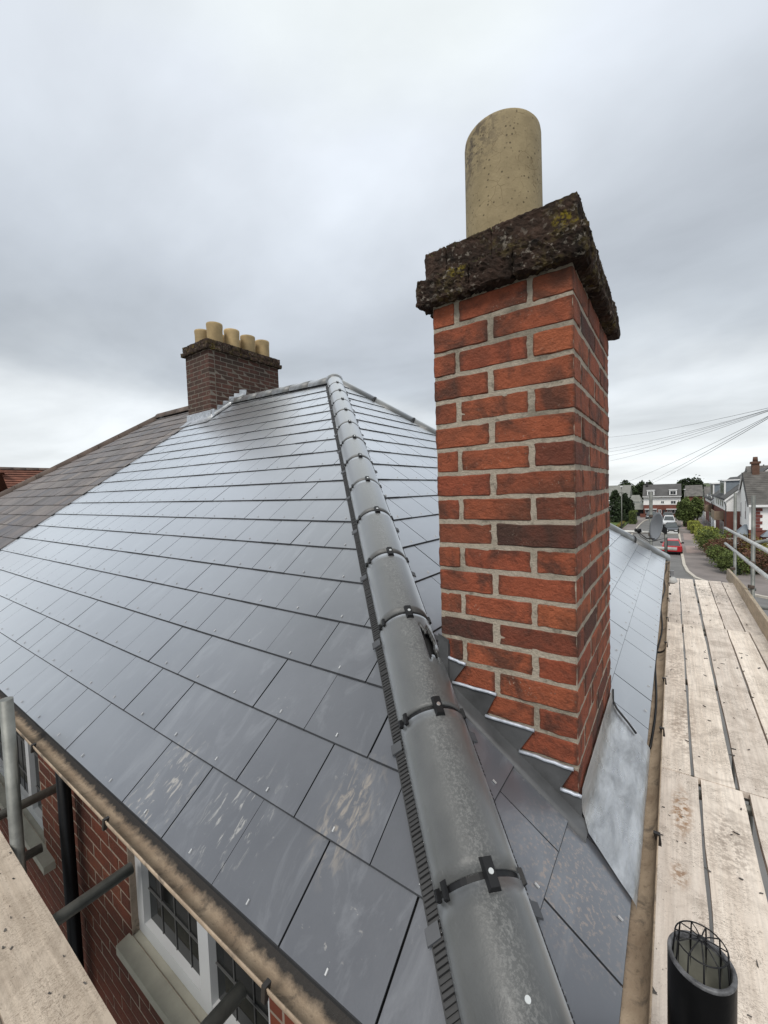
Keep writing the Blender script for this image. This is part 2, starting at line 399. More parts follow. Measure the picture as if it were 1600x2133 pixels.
def m_pot():
    t = NT('buff_clay_pot'); cp = t.coord('pos')
    f = t.noise(cp, 9, 5, 0.6)
    col = t.mix(t.ramp(f, [(0.3, 0.0), (0.7, 1.0)]), (0.22, 0.172, 0.095), (0.33, 0.262, 0.150))
    wob = t.n('ShaderNodeVectorMath', operation='ADD'); wn_ = t.n('ShaderNodeTexNoise'); wn_.inputs['Scale'].default_value = 12
    t.l(cp, wn_.inputs['Vector']); sc_ = t.n('ShaderNodeVectorMath', operation='SCALE'); sc_.inputs['Scale'].default_value = 0.06
    t.l(wn_.outputs['Color'], sc_.inputs[0]); t.l(cp, wob.inputs[0]); t.l(sc_.outputs[0], wob.inputs[1])
    cr_ = t.voro(wob.outputs[0], 22, 'DISTANCE_TO_EDGE')
    k = t.math('MULTIPLY', t.ramp(cr_, [(0.0, 1.0), (0.035, 0.0)]), t.ramp(t.noise(cp, 16, 3), [(0.45, 0.0), (0.62, 1.0)]))
    col = t.mix(t.math('MULTIPLY', k, 0.6), col, (0.09, 0.055, 0.02))
    p = t.voro(cp, 48); k = t.math('MULTIPLY', t.ramp(p, [(0.10, 1.0), (0.24, 0.0)]), t.ramp(t.noise(cp, 11, 3), [(0.42, 0.0), (0.52, 1.0)]))
    col = t.mix(t.math('MULTIPLY', k, 0.85), col, (0.045, 0.03, 0.015))
    # soot around the rim on the weather side
    d = t.dist_to((-0.60, 1.04, 2.60), (4.2, 4.2, 4.2)); k = t.math('MULTIPLY', t.ramp(d, [(0.3, 1.0), (0.9, 0.0)]), t.ramp(t.noise(cp, 30, 5, 0.7), [(0.46, 0.0), (0.56, 1.0)]))
    col = t.mix(t.math('MULTIPLY', k, 0.8), col, (0.06, 0.045, 0.035))
    t.bump(t.noise(cp, 70, 4, 0.6), 0.35, 0.006)
    return t.fin(col, 0.75, None, 0.3)
M_POT = m_pot()
M_POT2 = simple('weathered_buff_pot', (0.36, 0.26, 0.13), 0.8, 0.3, 5, rand=0.15)
def m_lead(name, a, b, rough=(0.30, 0.55), metal=0.75):
    t = NT(name); cp = t.coord('pos')
    f = t.noise(t.coord('pos', scale=(1, .30, 1)), 19, 5, 0.65, 0.4)
    col = t.mix(t.ramp(f, [(0.32, 0.0), (0.68, 1.0)]), a, b)
    s = t.noise(t.coord('pos', scale=(1, 0.4, 1)), 60, 4, 0.7)
    if metal > .7: col = t.mix(t.math('MULTIPLY', t.ramp(s, [(0.55, 0.0), (0.7, 1.0)]), 0.35), col, (0.62, 0.63, 0.65))
    t.bump(t.noise(t.coord('pos', scale=(1, .35, 1)), 52, 5, 0.66), 0.38, 0.008)
    return t.fin(col, t.ramp(t.noise(cp, 17, 4), [(0.3, rough[0]), (0.7, rough[1])]), metal)
M_LEAD = m_lead('bright_lead', (0.36, 0.365, 0.375), (0.70, 0.705, 0.715), (0.24, 0.40), 0.9)
M_LEADD = m_lead('dull_lead', (0.070, 0.071, 0.072), (0.145, 0.146, 0.146), (0.32, 0.5), 0.3)
M_LEADF = simple('flat_grey_lead', (0.085, 0.087, 0.09), 0.5, 0.3, 9, metal=0.15, bump=0.12, bscale=40)
M_LEADE = simple('lead_folded_edge', (0.46, 0.49, 0.55), 0.42, 0.25, 40, metal=0.3)
def m_gutter(ax):
    t = NT('gutter_silted'); cp = t.coord('pos'); geo = t.n('ShaderNodeNewGeometry')
    f = t.noise(cp, 9, 5, 0.6)
    tan = t.mix(t.ramp(f, [(0.3, 0.0), (0.7, 1.0)]), (0.27, 0.20, 0.14), (0.47, 0.37, 0.27))
    k = t.ramp(t.noise(cp, 14, 5, 0.65, 0.5), [(0.54, 0.0), (0.66, 1.0)])
    tan = t.mix(t.math('MULTIPLY', k, 0.6), tan, (0.060, 0.055, 0.050))
    fl = t.ramp(t.noise(cp, 60, 4, 0.7), [(0.60, 0.0), (0.66, 1.0)])
    tan = t.mix(t.math('MULTIPLY', fl, 0.4), tan, (0.10, 0.08, 0.06))
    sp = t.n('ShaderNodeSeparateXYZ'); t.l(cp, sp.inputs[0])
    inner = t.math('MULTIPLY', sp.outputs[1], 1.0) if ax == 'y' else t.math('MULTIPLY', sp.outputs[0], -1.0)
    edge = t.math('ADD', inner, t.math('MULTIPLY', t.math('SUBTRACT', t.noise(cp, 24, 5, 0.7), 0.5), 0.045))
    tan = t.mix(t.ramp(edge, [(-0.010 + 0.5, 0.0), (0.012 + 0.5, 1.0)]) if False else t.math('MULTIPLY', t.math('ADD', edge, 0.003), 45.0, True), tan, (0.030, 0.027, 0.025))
    t.bump(t.noise(cp, 60, 4, 0.7), 0.4, 0.006)
    return t.fin(tan, 0.62, None, 0.4)
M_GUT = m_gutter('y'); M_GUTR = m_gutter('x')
M_GUTB = simple('gutter_bracket_dark', (0.018, 0.015, 0.013), 0.5)
ZPB = -0.62
def m_board(name='scaffold_board_wood', base=((0.70, 0.62, 0.545), (0.86, 0.79, 0.715)), dirt=0.55, along='y'):
    t = NT(name)
    s1 = (14, 0.7, 14) if along == 'y' else (0.7, 14, 14)
    s2 = (60, 2.2, 60) if along == 'y' else (2.2, 60, 60)
    cp = t.coord('pos')
    g = t.noise(t.coord('pos', scale=s1), 1.6, 5, 0.6, 0.6); g2 = t.noise(t.coord('pos', scale=s2), 1.5, 3, 0.6)
    col = t.mix(t.ramp(g, [(0.3, 0.0), (0.7, 1.0)]), base[0], base[1])
    col = t.mix(1.0, col, t.ramp(g2, [(0.25, 0.80), (0.75, 1.10)]), 'MULTIPLY')
    col = t.mix(1.0, col, t.ramp(t.rnd(), [(0, (0.86, 0.84, 0.83)), (1, (1.10, 1.08, 1.05))]), 'MULTIPLY')
    d = t.noise(cp, 4.2, 6, 0.7, 0.8)
    col = t.mix(t.math('MULTIPLY', t.ramp(d, [(0.50, 0.0), (0.74, 1.0)]), dirt), col, (0.20, 0.155, 0.12))
    # splits, gouges and boot marks
    sA = (3.2, 1.1, 1) if along == 'y' else (1.1, 3.2, 1)
    c = t.noise(t.coord('pos', scale=sA), 13, 3, 0.5, 2.2)
    c2 = t.math('MULTIPLY', t.ramp(c, [(0.485, 0.0), (0.495, 1.0), (0.505, 1.0), (0.515, 0.0)]), t.ramp(t.noise(cp, 5.5, 3), [(0.52, 0.0), (0.60, 1.0)]))
    col = t.mix(t.math('MULTIPLY', c2, 0.55), col, (0.10, 0.075, 0.055))
    fl = t.voro(t.coord('pos', scale=(1.6, 0.9, 1)), 34); fk = t.math('MULTIPLY', t.ramp(fl, [(0.06, 1.0), (0.14, 0.0)]), t.ramp(t.noise(cp, 8, 2), [(0.5, 0.0), (0.6, 1.0)]))
    col = t.mix(t.math('MULTIPLY', fk, 0.8), col, (0.085, 0.075, 0.065))
    if along == 'y':
        for p, sc, c, am in (((0.137, 2.02, ZPB), (16, 4.0, 1), (0.30, 0.16, 0.07), 0.9), ((0.124, 1.57, ZPB), (22, 10, 1), (0.30, 0.17, 0.09), 0.8), ((0.16, 3.0, ZPB), (9, 1.6, 1), (0.27, 0.20, 0.155), 0.6), ((0.12, 4.2, ZPB), (9, 1.2, 1), (0.30, 0.225, 0.18), 0.55), ((0.50, 7.7, ZPB), (8, 2.0, 1), (0.17, 0.15, 0.135), 0.75), ((0.70, 7.5, ZPB), (7, 2.4, 1), (0.16, 0.14, 0.125), 0.8), ((0.89, 7.2, ZPB), (9, 1.6, 1), (0.22, 0.18, 0.15), 0.7), ((0.33, 1.9, ZPB), (9, 3, 1), (0.24, 0.19, 0.155), 0.6)):
            dd = t.dist_to(p, sc); kk = t.math('MULTIPLY', t.ramp(dd, [(0.35, 1.0), (1.0, 0.0)]), t.ramp(t.noise(cp, 32, 5, 0.7), [(0.46, 0.0), (0.56, 1.0)]))
            col = t.mix(t.math('MULTIPLY', kk, am), col, c)
    ck = t.noise(t.coord('pos', scale=(1.0, 2.6, 1) if along == 'y' else (2.6, 1.0, 1), loc=(3, 2, 0)), 15, 4, 0.6, 3.0)
    cl_ = t.math('MULTIPLY', t.ramp(ck, [(0.47, 0.0), (0.492, 1.0), (0.508, 1.0), (0.53, 0.0)]), t.ramp(t.noise(cp, 3.4, 4, 0.6), [(0.46, 0.0), (0.54, 1.0)]))
    col = t.mix(t.math('MULTIPLY', cl_, 0.62), col, (0.16, 0.12, 0.09))
    t.bump(t.noise(cp, 60, 5, 0.7), 0.5, 0.006)
    return t.fin(col, 0.85, None, 0.25)
M_BOARD = m_board()
M_BOARDX = m_board('front_board_wood', ((0.50, 0.425, 0.345), (0.66, 0.575, 0.48)), 0.6, along='x')
M_TOE = m_board('toe_board_wood', ((0.44, 0.36, 0.26), (0.60, 0.50, 0.38)), 0.4)
M_TUBE = simple('galvanised_tube', (0.20, 0.205, 0.19), 0.55, 0.35, 7, metal=0.45, bump=0.15)
M_TUBEL = simple('galvanised_tube_pale', (0.52, 0.52, 0.50), 0.5, 0.2, 7, metal=0.3)
M_COUP = simple('rusty_coupler', (0.10, 0.075, 0.06), 0.7, 0.4, 20, metal=0.4)
M_PIPE = simple('black_pipe_plastic', (0.0045, 0.0045, 0.005), 0.34, 0.3, 8, bump=0.05, spec=0.18)
M_PIPEIN = simple('pipe_inside_grey', (0.20, 0.20, 0.17), 0.7, 0.35, 14)
M_RIM = simple('scuffed_pipe_rim', (0.10, 0.10, 0.105), 0.5, 0.9, 45)
M_UPVC = simple('white_window_plastic', (0.52, 0.53, 0.54), 0.35, 0.05, 4)
M_GLASS = simple('dark_window_glass', (0.006, 0.007, 0.007), 0.05, 0.3, 3, spec=0.18)
M_CAME = simple('lead_came', (0.13, 0.13, 0.13), 0.5, 0.1, metal=0.5)
M_SILL = simple('stone_sill', (0.36, 0.345, 0.285), 0.85, 0.15, 8, bump=0.2)
def m_wallbrick(name, b1, b2, mo, s=1.0, axis='xz'):
    t = NT(name)
    rot = (radians(90), 0, 0)
    geo = t.n('ShaderNodeNewGeometry'); sp = t.n('ShaderNodeSeparateXYZ'); t.l(geo.outputs['Position'], sp.inputs[0])
    cb = t.n('ShaderNodeCombineXYZ'); t.l(t.math('ADD', sp.outputs[0], sp.outputs[1]), cb.inputs[0]); t.l(sp.outputs[2], cb.inputs[1])
    b = t.n('ShaderNodeTexBrick'); t.l(cb.outputs[0], b.inputs['Vector'])
    b.inputs['Color1'].default_value = (*b1, 1); b.inputs['Color2'].default_value = (*b2, 1); b.inputs['Mortar'].default_value = (*mo, 1)
    b.inputs['Scale'].default_value = 1.0; b.inputs['Brick Width'].default_value = 0.225 * s; b.inputs['Row Height'].default_value = 0.075 * s; b.inputs['Mortar Size'].default_value = 0.006 * s
    return t.fin(b.outputs['Color'], 0.85, None, 0.3)
M_WALLB = m_wallbrick('brick_wall_plain', (0.17, 0.042, 0.02), (0.12, 0.033, 0.018), (0.24, 0.19, 0.15))

# ------------------------------------------------------------------ ground, road, pavement
G = -6.04
M_GROUND = simple('ground_fields', (0.07, 0.09, 0.035), 0.95, 0.4, 0.05)
M_ROAD = simple('asphalt', (0.155, 0.152, 0.148), 0.9, 0.22, 0.9, bump=0.1, bscale=25)
M_PAVE = simple('pavement_tarmac', (0.20, 0.175, 0.165), 0.9, 0.22, 0.7, bump=0.1, bscale=25)
M_KERB = simple('kerb_stone', (0.50, 0.46, 0.40), 0.85, 0.15, 2)
M_GRASS = simple('grass_turf', (0.085, 0.125, 0.025), 0.95, 0.4, 2.5)
M_HGREEN = simple('hedge_leaf_green', (0.095, 0.125, 0.028), 0.8, 0.5, 1.6)
M_HLIME = simple('hedge_leaf_lime', (0.24, 0.26, 0.045), 0.8, 0.4, 1.6)
M_HRED = simple('hedge_leaf_russet', (0.13, 0.062, 0.035), 0.8, 0.5, 1.2)
M_HYEL = simple('hedge_leaf_yellow', (0.18, 0.15, 0.030), 0.8, 0.4, 1.6)
M_LEAFD = simple('dark_tree_leaf', (0.022, 0.038, 0.012), 0.85, 0.6, 0.6)
M_LEAFM = simple('mid_tree_leaf', (0.085, 0.115, 0.030), 0.85, 0.5, 0.8)
M_BARK = simple('bark', (0.07, 0.05, 0.035), 0.9, 0.3, 6)

g = MB().quad((-1500, -1500, G - 0.06), (1500, -1500, G - 0.06), (1500, 2500, G - 0.06), (-1500, 2500, G - 0.06))
struct(link('ground', g, M_GROUND))
g = MB().quad((-60, -40, G - 0.03), (60, -40, G - 0.03), (60, 110, G - 0.03), (-60, 110, G - 0.03))
struct(link('road', g, M_ROAD))
KR = [(30, 27.5), (16, 29.5), (8.5, 31.2), (4.6, 33.0), (2.6, 35.2), (1.55, 37.6), (1.15, 40), (0.98, 43), (0.92, 50), (0.9, 60), (0.86, 70), (0.72, 80), (0.5, 92), (0.4, 99)]
g = MB()
top = [(x, y, G + 0.08) for x, y in KR]; far = [(30, 99, G + 0.08)]
g.add(top + far, [tuple(range(len(top) + 1))])
struct(link('pavement', g, M_PAVE))
def kerb(name, pts, w, sgn, z1=G + 0.10):
    m = MB(); n = len(pts); vs = []
    for i, (x, y) in enumerate(pts):
        a = Vector(pts[max(0, i - 1)]); b = Vector(pts[min(n - 1, i + 1)]); d = (b - a).normalized(); nn = Vector((d.y, -d.x)) * sgn
        p, q = Vector((x, y)), Vector((x, y)) + nn * w
        vs += [(p.x, p.y, G - 0.05), (p.x, p.y, z1), (q.x, q.y, z1), (q.x, q.y, G - 0.05)]
    fs = []
    for i in range(n - 1):
        for k in range(4): fs.append((i * 4 + k, i * 4 + (k + 1) % 4, (i + 1) * 4 + (k + 1) % 4, (i + 1) * 4 + k))
    m.add(vs, fs); return struct(link(name, m, M_KERB))
kerb('kerb', KR, 0.22, -1)
KL = [(-4.7, 40), (-4.75, 60), (-4.85, 75), (-4.8, 85), (-4.6, 92), (-4.0, 97), (-2.5, 99.5)]
kerb('kerb', KL, 0.16, 1)
PL = [(-6.7, 40), (-6.7, 75), (-6.5, 89), (-6.3, 101)]
g = MB(); g.add([(x, y, G + 0.08) for x, y in KL] + [(-4.5, 102, G + 0.08)] + [(x, y, G + 0.08) for x, y in reversed(PL)], [tuple(range(len(KL) + 1 + len(PL)))])
struct(link('pavement', g, M_PAVE))
# paler tarmac drives crossing the footway
M_DRIVE = simple('driveway_pinkish', (0.30, 0.235, 0.215), 0.9, 0.12, 1)
for y0, y1 in ((50.5, 56), (62, 70), (77, 90)):
    struct(link('driveway', MB().quad((1.2, y0, G + 0.086), (3.0, y0, G + 0.086), (3.0, y1, G + 0.086), (1.2, y1, G + 0.086)), M_DRIVE))
def leafcloud(m, c, r, n, s, rnd, shell=0.55, squash=True):
    for _ in range(n):
        while True:
            d = Vector((rnd.uniform(-1, 1), rnd.uniform(-1, 1), rnd.uniform(-1, 1)))
            if 0.05 < d.length <= 1: break
        q = d.normalized() * (d.length ** shell) * (rnd.uniform(1.0, 1.28) if rnd.random() < .22 else 1.0)
        p = Vector((c[0] + q.x * r[0], c[1] + q.y * r[1], c[2] + q.z * r[2]))
        a = Vector((rnd.gauss(0, 1), rnd.gauss(0, 1), rnd.gauss(0, 0.6))).normalized()
        b = a.cross(Vector((rnd.gauss(0, 1), rnd.gauss(0, 1), rnd.gauss(0, 1)))).normalized()
        k = s * rnd.uniform(0.6, 1.4)
        m.add([p - a * k, p + b * k * 0.6, p + a * k, p - b * k * 0.6], [(0, 1, 2, 3)])
def leafbox(m, x0, x1, y0, y1, z0, z1, n, s, rnd, rounded=0.0):
    for _ in range(n):
        f = rnd.random()
        x, y, z = rnd.uniform(x0, x1), rnd.uniform(y0, y1), rnd.uniform(z0, z1)
        if f < 0.35: z = z1 + rnd.uniform(-0.08, 0.05)
        elif f < 0.55: y = y0 + rnd.uniform(-0.05, 0.08)
        elif f < 0.85: x = x0 + rnd.uniform(-0.05, 0.08)
        if rounded:
            z = z1 - (z1 - z) - rounded * ((abs(x - (x0 + x1) / 2) / max(0.01, (x1 - x0) / 2)) ** 3) * 0.5
        z += 0.06 * noise.noise(Vector((x * 2, y * 2, 0)))
        p = Vector((x, y, z))
        a = Vector((rnd.gauss(0, 1), rnd.gauss(0, 1), rnd.gauss(0, 0.6))).normalized()
        b = a.cross(Vector((rnd.gauss(0, 1), rnd.gauss(0, 1), rnd.gauss(0, 1)))).normalized()
        k = s * rnd.uniform(0.6, 1.4)
        m.add([p - a * k, p + b * k * 0.6, p + a * k, p - b * k * 0.6], [(0, 1, 2, 3)])

# lawns
rnd = random.Random(3)
g = MB().box(-20, -6.75, 60, 101, G - 0.05, G + 0.12); struct(link('lawn', g, M_GRASS))
g = MB(); g.add([(5.4, 33.6, G + 0.12), (9, 32.6, G + 0.12), (16, 31.2, G + 0.12), (16, 32.4, G + 0.12), (9, 33.8, G + 0.12), (5.2, 34.6, G + 0.12)], [tuple(range(6))])
struct(link('grass_verge', g, M_GRASS))

# ------------------------------------------------------------------ the house with the new slate roof
PITCH = 0.6264908
C, S_, T = cos(PITCH), sin(PITCH), math.tan(PITCH)
NF = Vector((0, -S_, C)); NR = Vector((S_, 0, C))
def fan(x, s): return 1 + (0.0025 + 0.0021 * s) * max(0, (-x - 1.6))
def FP(x, s, h=0.0):
    k = s * fan(x, s); return Vector((x, k * C, k * S_)) + NF * h
def RP(y, s, h=0.0): return Vector((-s * C, y, s * S_)) + NR * h
VERGE = -7.17
YR0, XA = 3.90, -3.93              # ridge apex
def yridge(x): return YR0 + 0.075 * (XA - x)
YE = 7.05                          # far end of the eave

house = empty('house', (-3, 3.5, G), 'brick house with smooth new grey slates and a red brick stack beside its hip', 'house')

# roof deck under the slates
g = MB()
apex = Vector((XA, YR0, YR0 * T))
rl = Vector((VERGE, yridge(VERGE), yridge(VERGE) * T))
dz = Vector((0, 0, -0.012))
P_ = [Vector((0, 0, 0)), Vector((VERGE, 0, 0)), rl, apex, Vector((0, YE, 0)), Vector((VERGE, 8.4, 0.0))]
g.add([p + dz for p in P_], [(0, 1, 2, 3), (0, 3, 4), (3, 2, 5, 4)])
roof = link('roof', g, M_DECK, house)

# courses
SF = [0.0, 0.245] + [0.245 + 0.24 * k for k in range(1, 21)]
SR = [0.0, 0.212, 0.415, 0.68, 0.94] + [0.245 + 0.24 * k for k in range(4, 21)]
CHX0, CHX1, CHY0, CHY1 = -0.625, -0.145, 0.7316, 1.5436
slates = []
def slate_poly(mb, poly, PT, s0, s1, hb, ht, th=0.006, ch=0.0036):
    """one slate: top face, dressed (bevelled) tail edge, side walls"""
    hh = lambda s: hb + (ht - hb) * (s - s0) / (s1 - s0)
    tail = [p for p in poly if p[1] < s0 + 1e-5]
    up = clip_poly(poly, 0, 1, -(s0 + ch)) if len(tail) == 2 else poly
    if len(up) < 3: up, tail = poly, []
    n = len(up)
    tp = [PT(u, s, hh(s)) for u, s in up]; bt = [PT(u, s, hh(s) - th) for u, s in up]
    c = sum(tp, Vector()) / n
    fs = [tuple(range(n))] + [(i, n + i, n + (i + 1) % n, (i + 1) % n) for i in range(n)]
    vs = tp + bt
    if len(tail) == 2:
        low = [i for i in range(n) if up[i][1] < s0 + ch + 1e-5]
        if len(low) == 2:
            i, j = (low[0], low[1]) if (low[0] + 1) % n == low[1] else (low[1], low[0])
            fs = [f for f in fs if not (len(f) == 4 and f[0] == i and f[3] == j and f[1] == n + i)] if n != 4 else [fs[0]] + [f for q, f in enumerate(fs[1:]) if q != i]
            ta, tb = sorted(tail, key=lambda p: abs(p[0] - up[i][0]))[:2]
            k = len(vs)
            vs += [PT(ta[0], s0, hb - 0.0048), PT(tb[0], s0, hb - 0.0048), PT(ta[0], s0, hb - th - .002), PT(tb[0], s0, hb - th - .002)]
            fs += [(i, k, k + 1, j), (k, k + 2, k + 3, k + 1)]
    mb.add([p - c for p in vs], fs)
    return c
rs = random.Random(11)
riv = MB()
WS = 0.3028
def rivet(p, up, n):
    side = up.cross(n).normalized(); L = 0.0065; w = 0.0020
    a, b = p - up * L, p + up * L
    riv.hexa([a - side * w, a + side * w, b + side * w, b - side * w], [a - side * w + n * .004, a + side * w + n * .004, b + side * w + n * .004, b - side * w + n * .004])
for k in range(len(SF) - 1):
    s0, s1 = SF[k], SF[k + 1]
    off = -0.7333 if k % 2 == 0 else -0.7333 - WS / 2
    for j in range(-3, 26):
        xr = off - j * WS + rs.uniform(-0.003, 0.003); xl = xr - WS + 0.0042
        top_ = s1 + 0.02
        poly = [(xl, s0), (xr, s0), (xr, top_), (xl, top_)]
        poly = clip_poly(poly, -1, -C, -0.005)             # hip
        if len(poly) < 3: continue
        poly = clip_poly(poly, 1, 0, -VERGE)
        if len(poly) < 3: continue
        # ridge: s*fan*C <= yridge(x)
        poly = clip_poly(poly, -0.075, -C * 1.03, YR0 + 0.075 * XA + 0.0)
        if len(poly) < 3 or area(poly) < 0.004: continue
        mb = MB(); h_ = rs.uniform(-0.0012, 0.0015)
        c = slate_poly(mb, poly, FP, s0, s1, 0.0135 + h_, 0.0045 + h_ * .5)
        slates.append(((c - CP).length, mb, c))
        xm = (xl + xr) / 2
        if s0 > 0 or True:
            rp = FP(xm, s0 + 0.028, 0.0135)
            if xm < -s0 * C - 0.05 and xm > VERGE + .05 and s0 * C < yridge(xm) - .2: rivet(rp, Vector((0, C, S_)), NF)
for k in range(len(SR) - 1):
    s0, s1 = SR[k], SR[k + 1]
    off = 0.3875 if k % 2 == 0 else 0.539
    for j in range(-4, 24):
        yl = off + j * WS + rs.uniform(-0.003, 0.003); yr = yl + WS - 0.0042
        poly = [(yl, s0), (yr, s0), (yr, s1 + 0.02), (yl, s1 + 0.02)]
        poly = clip_poly(poly, 1, -C, -0.005)
        if len(poly) < 3: continue
        kf = (YE - YR0) / (-XA)                            # far hip: y <= YE + x*kf
        poly = clip_poly(poly, -1, -C * kf, YE)
        if len(poly) < 3 or area(poly) < 0.004: continue
        # skip what lies wholly inside the chimney
        if all(CHY0 + .03 < p[0] < CHY1 - .03 and CHX0 + .03 < -p[1] * C < CHX1 - .03 for p in poly): continue
        mb = MB(); h_ = rs.uniform(-0.0012, 0.0015)
        c = slate_poly(mb, poly, RP, s0, s1, 0.0135 + h_, 0.0045 + h_ * .5)
        slates.append(((c - CP).length, mb, c))
        ym = (yl + yr) / 2; xx = -s0 * C
        if ym > s0 * C + .05 and ym < YE - .3 and not (CHY0 - .15 < ym < CHY1 + .1 and CHX0 < xx < 0.1):
            rivet(RP(ym, s0 + 0.028, 0.0135), Vector((-C, 0, S_)), NR)
slates.sort(key=lambda t: t[0])
rest = MB()
for i, (d, mb, c) in enumerate(slates):
    if i < 300:
        o = link('slate', mb, M_SLATE, roof, c); o.data.materials.append(M_SEDGE)
        for p in o.data.polygons[1:]: p.material_index = 1
    else: rest.add([Vector(v) + c for v in mb.v], mb.f)
o = stuff(link('slates_far', rest, M_SLATE, roof)); o.data.materials.append(M_SEDGE)
for p in o.data.polygons:
    if p.normal.z < 0.74 or p.normal.z > 0.87: p.material_index = 1
stuff(link('slate_rivets', riv, M_RIVET, roof))

# ---- hip tiles up the near hip
HD = Vector((-1, 1, T)).normalized(); HW = Vector((1, 1, 0)).normalized(); HN = HW.cross(HD).normalized()
if HN.z < 0: HN = -HN
HL = 1.5886
R_T, DROP = 0.113, -0.035
def hip_tile(y0, y1, flip=1, hole=None, r0=R_T, r1=R_T):
    """half-round tile in local axes: x across, y along the hip, z up"""
    L = (y1 - y0) * HL
    na, nl = (24, 12) if not hole else (48, 30)
    mb = MB(); vs = []
    for th in (0, -0.013):
        for i in range(nl + 1):
            for k in range(na + 1):
                a = radians(-88 + 176 * k / na); r = (r0 + (r1 - r0) * i / nl) + th
                vs.append((r * sin(a), L * i / nl, DROP + r * cos(a)))
    N = (nl + 1) * (na + 1); fs = []; sm = []
    idx = lambda s, i, k: s * N + i * (na + 1) + k
    gone = set()
    for i in range(nl):
        for k in range(na):
            if hole and hole(i / nl, k / na): gone.add((i, k))
    for i in range(nl):
        for k in range(na):
            if (i, k) in gone: continue
            fs.append((idx(0, i, k), idx(0, i, k + 1), idx(0, i + 1, k + 1), idx(0, i + 1, k)))
            fs.append((idx(1, i, k), idx(1, i + 1, k), idx(1, i + 1, k + 1), idx(1, i, k + 1)))
            for (di, dk, e0, e1) in ((-1, 0, (i, k), (i, k + 1)), (1, 0, (i + 1, k + 1), (i + 1, k)), (0, -1, (i + 1, k), (i, k)), (0, 1, (i, k + 1), (i + 1, k + 1))):
                ni, nk = i + di, k + dk
                if not (0 <= ni < nl and 0 <= nk < na) or (ni, nk) in gone:
                    fs.append((idx(0, *e0), idx(1, *e0), idx(1, *e1), idx(0, *e1)))
    mb.add(vs, fs, True)
    return mb
HM = Matrix((HW, HD, HN)).transposed()
HROT = HM.to_euler()
def hpt(y): return Vector((-y, y, y * T)) - HW * 0.018
def hloc(y, w, a, n): return hpt(y) + HW * w + HD * a + HN * n
ys = [-0.06, 0.272]
while ys[-1] < 3.70: ys.append(ys[-1] + 0.2775)
seedr = random.Random(5)
# dark underlay roll beneath the tiles
ur = MB()
for i in range(len(ys) - 1):
    pass
vs = []; na = 14
for t_ in (0, 1):
    y = -0.05 if t_ == 0 else 3.85
    for k in range(na + 1):
        a = radians(-86 + 172 * k / na); vs.append(hpt(y) + HW * (0.090 * sin(a)) + HN * (DROP + 0.090 * cos(a)))
ur.add(vs, [(k, k + 1, na + 1 + k + 1, na + 1 + k) for k in range(na)], True)
link('hip_underlay', ur, M_BLACKRUB, house)
def torn(f, g):
    # jagged break on the chimney side of the tile
    c = 0.50 + 0.05 * sin(g * 40)
    return abs(f - 0.63) < 0.17 + 0.04 * sin(g * 55) and 0.60 < g < 0.78 + 0.03 * sin(f * 30)
for i in range(len(ys) - 1):
    y0, y1 = ys[i] + 0.0050, ys[i + 1] - 0.0050
    hole = torn if i == 2 else None
    tl = link('hip_tile', hip_tile(y0, y1, hole=hole), M_HIP, house, hpt(y0) + HN * seedr.uniform(-0.002, 0.002), HROT)
# unions, clamps, screws at every joint
for i, y in enumerate(ys[1:-1]):
    ub = MB(); vs = []; na = 20
    for a_ in (-0.016, 0.016):
        for r in (R_T - 0.013, R_T - 0.0055):
            for k in range(na + 1):
                a = radians(-86 + 172 * k / na); vs.append(hloc(y, r * sin(a), a_, DROP + r * cos(a)))
    n1_ = na + 1
    fs = []
    for k in range(na):
        fs += [(k, k + 1, n1_ + k + 1, n1_ + k), (2 * n1_ + k, 3 * n1_ + k, 3 * n1_ + k + 1, 2 * n1_ + k + 1), (n1_ + k, n1_ + k + 1, 3 * n1_ + k + 1, 3 * n1_ + k)]
    ub.add(vs, fs, False)
    un = link('hip_union', ub, M_BLACK, house)
    def clampblock(ang, w2, l2, h, mat, name, base=0.0):
        er = HW * sin(ang) + HN * cos(ang); et = HW * cos(ang) - HN * sin(ang)
        c0 = hpt(y) + HN * DROP + er * (R_T + base)
        b = [c0 - et * w2 - HD * l2, c0 + et * w2 - HD * l2, c0 + et * w2 + HD * l2, c0 - et * w2 + HD * l2]
        t2 = [c0 - et * w2 * .72 - HD * l2 * .86 + er * h, c0 + et * w2 * .72 - HD * l2 * .86 + er * h, c0 + et * w2 * .72 + HD * l2 * .86 + er * h, c0 - et * w2 * .72 + HD * l2 * .86 + er * h]
        o = link(name, MB().hexa(b, t2), mat, un); return c0 + er * h, er
    pt, er = clampblock(radians(4), 0.016, 0.034, 0.013, M_BLACK, 'clamp')
    s_ = MB(); 
    s_.tube([pt - er * .002, pt + er * .0025], [0.0072, 0.0062], 12)
    link('screw', s_, M_SCREW, un)
    clampblock(radians(-56), 0.007, 0.020, 0.010, M_BLACK, 'side_clip')
    clampblock(radians(-70), 0.006, 0.013, 0.012, M_BLACK, 'side_clip')
    clampblock(radians(62), 0.007, 0.018, 0.010, M_BLACK, 'side_clip')
# tile fixing screw on the lowest tile
y = 0.148
er = (HW * sin(radians(3)) + HN * cos(radians(3)))
pt = hpt(y) + HN * DROP + er * R_T
sc_ = link('fixing_screw', MB().tube([pt - er * .003, pt + er * .002], [0.0068, 0.0060], 16), M_SCREW, house)
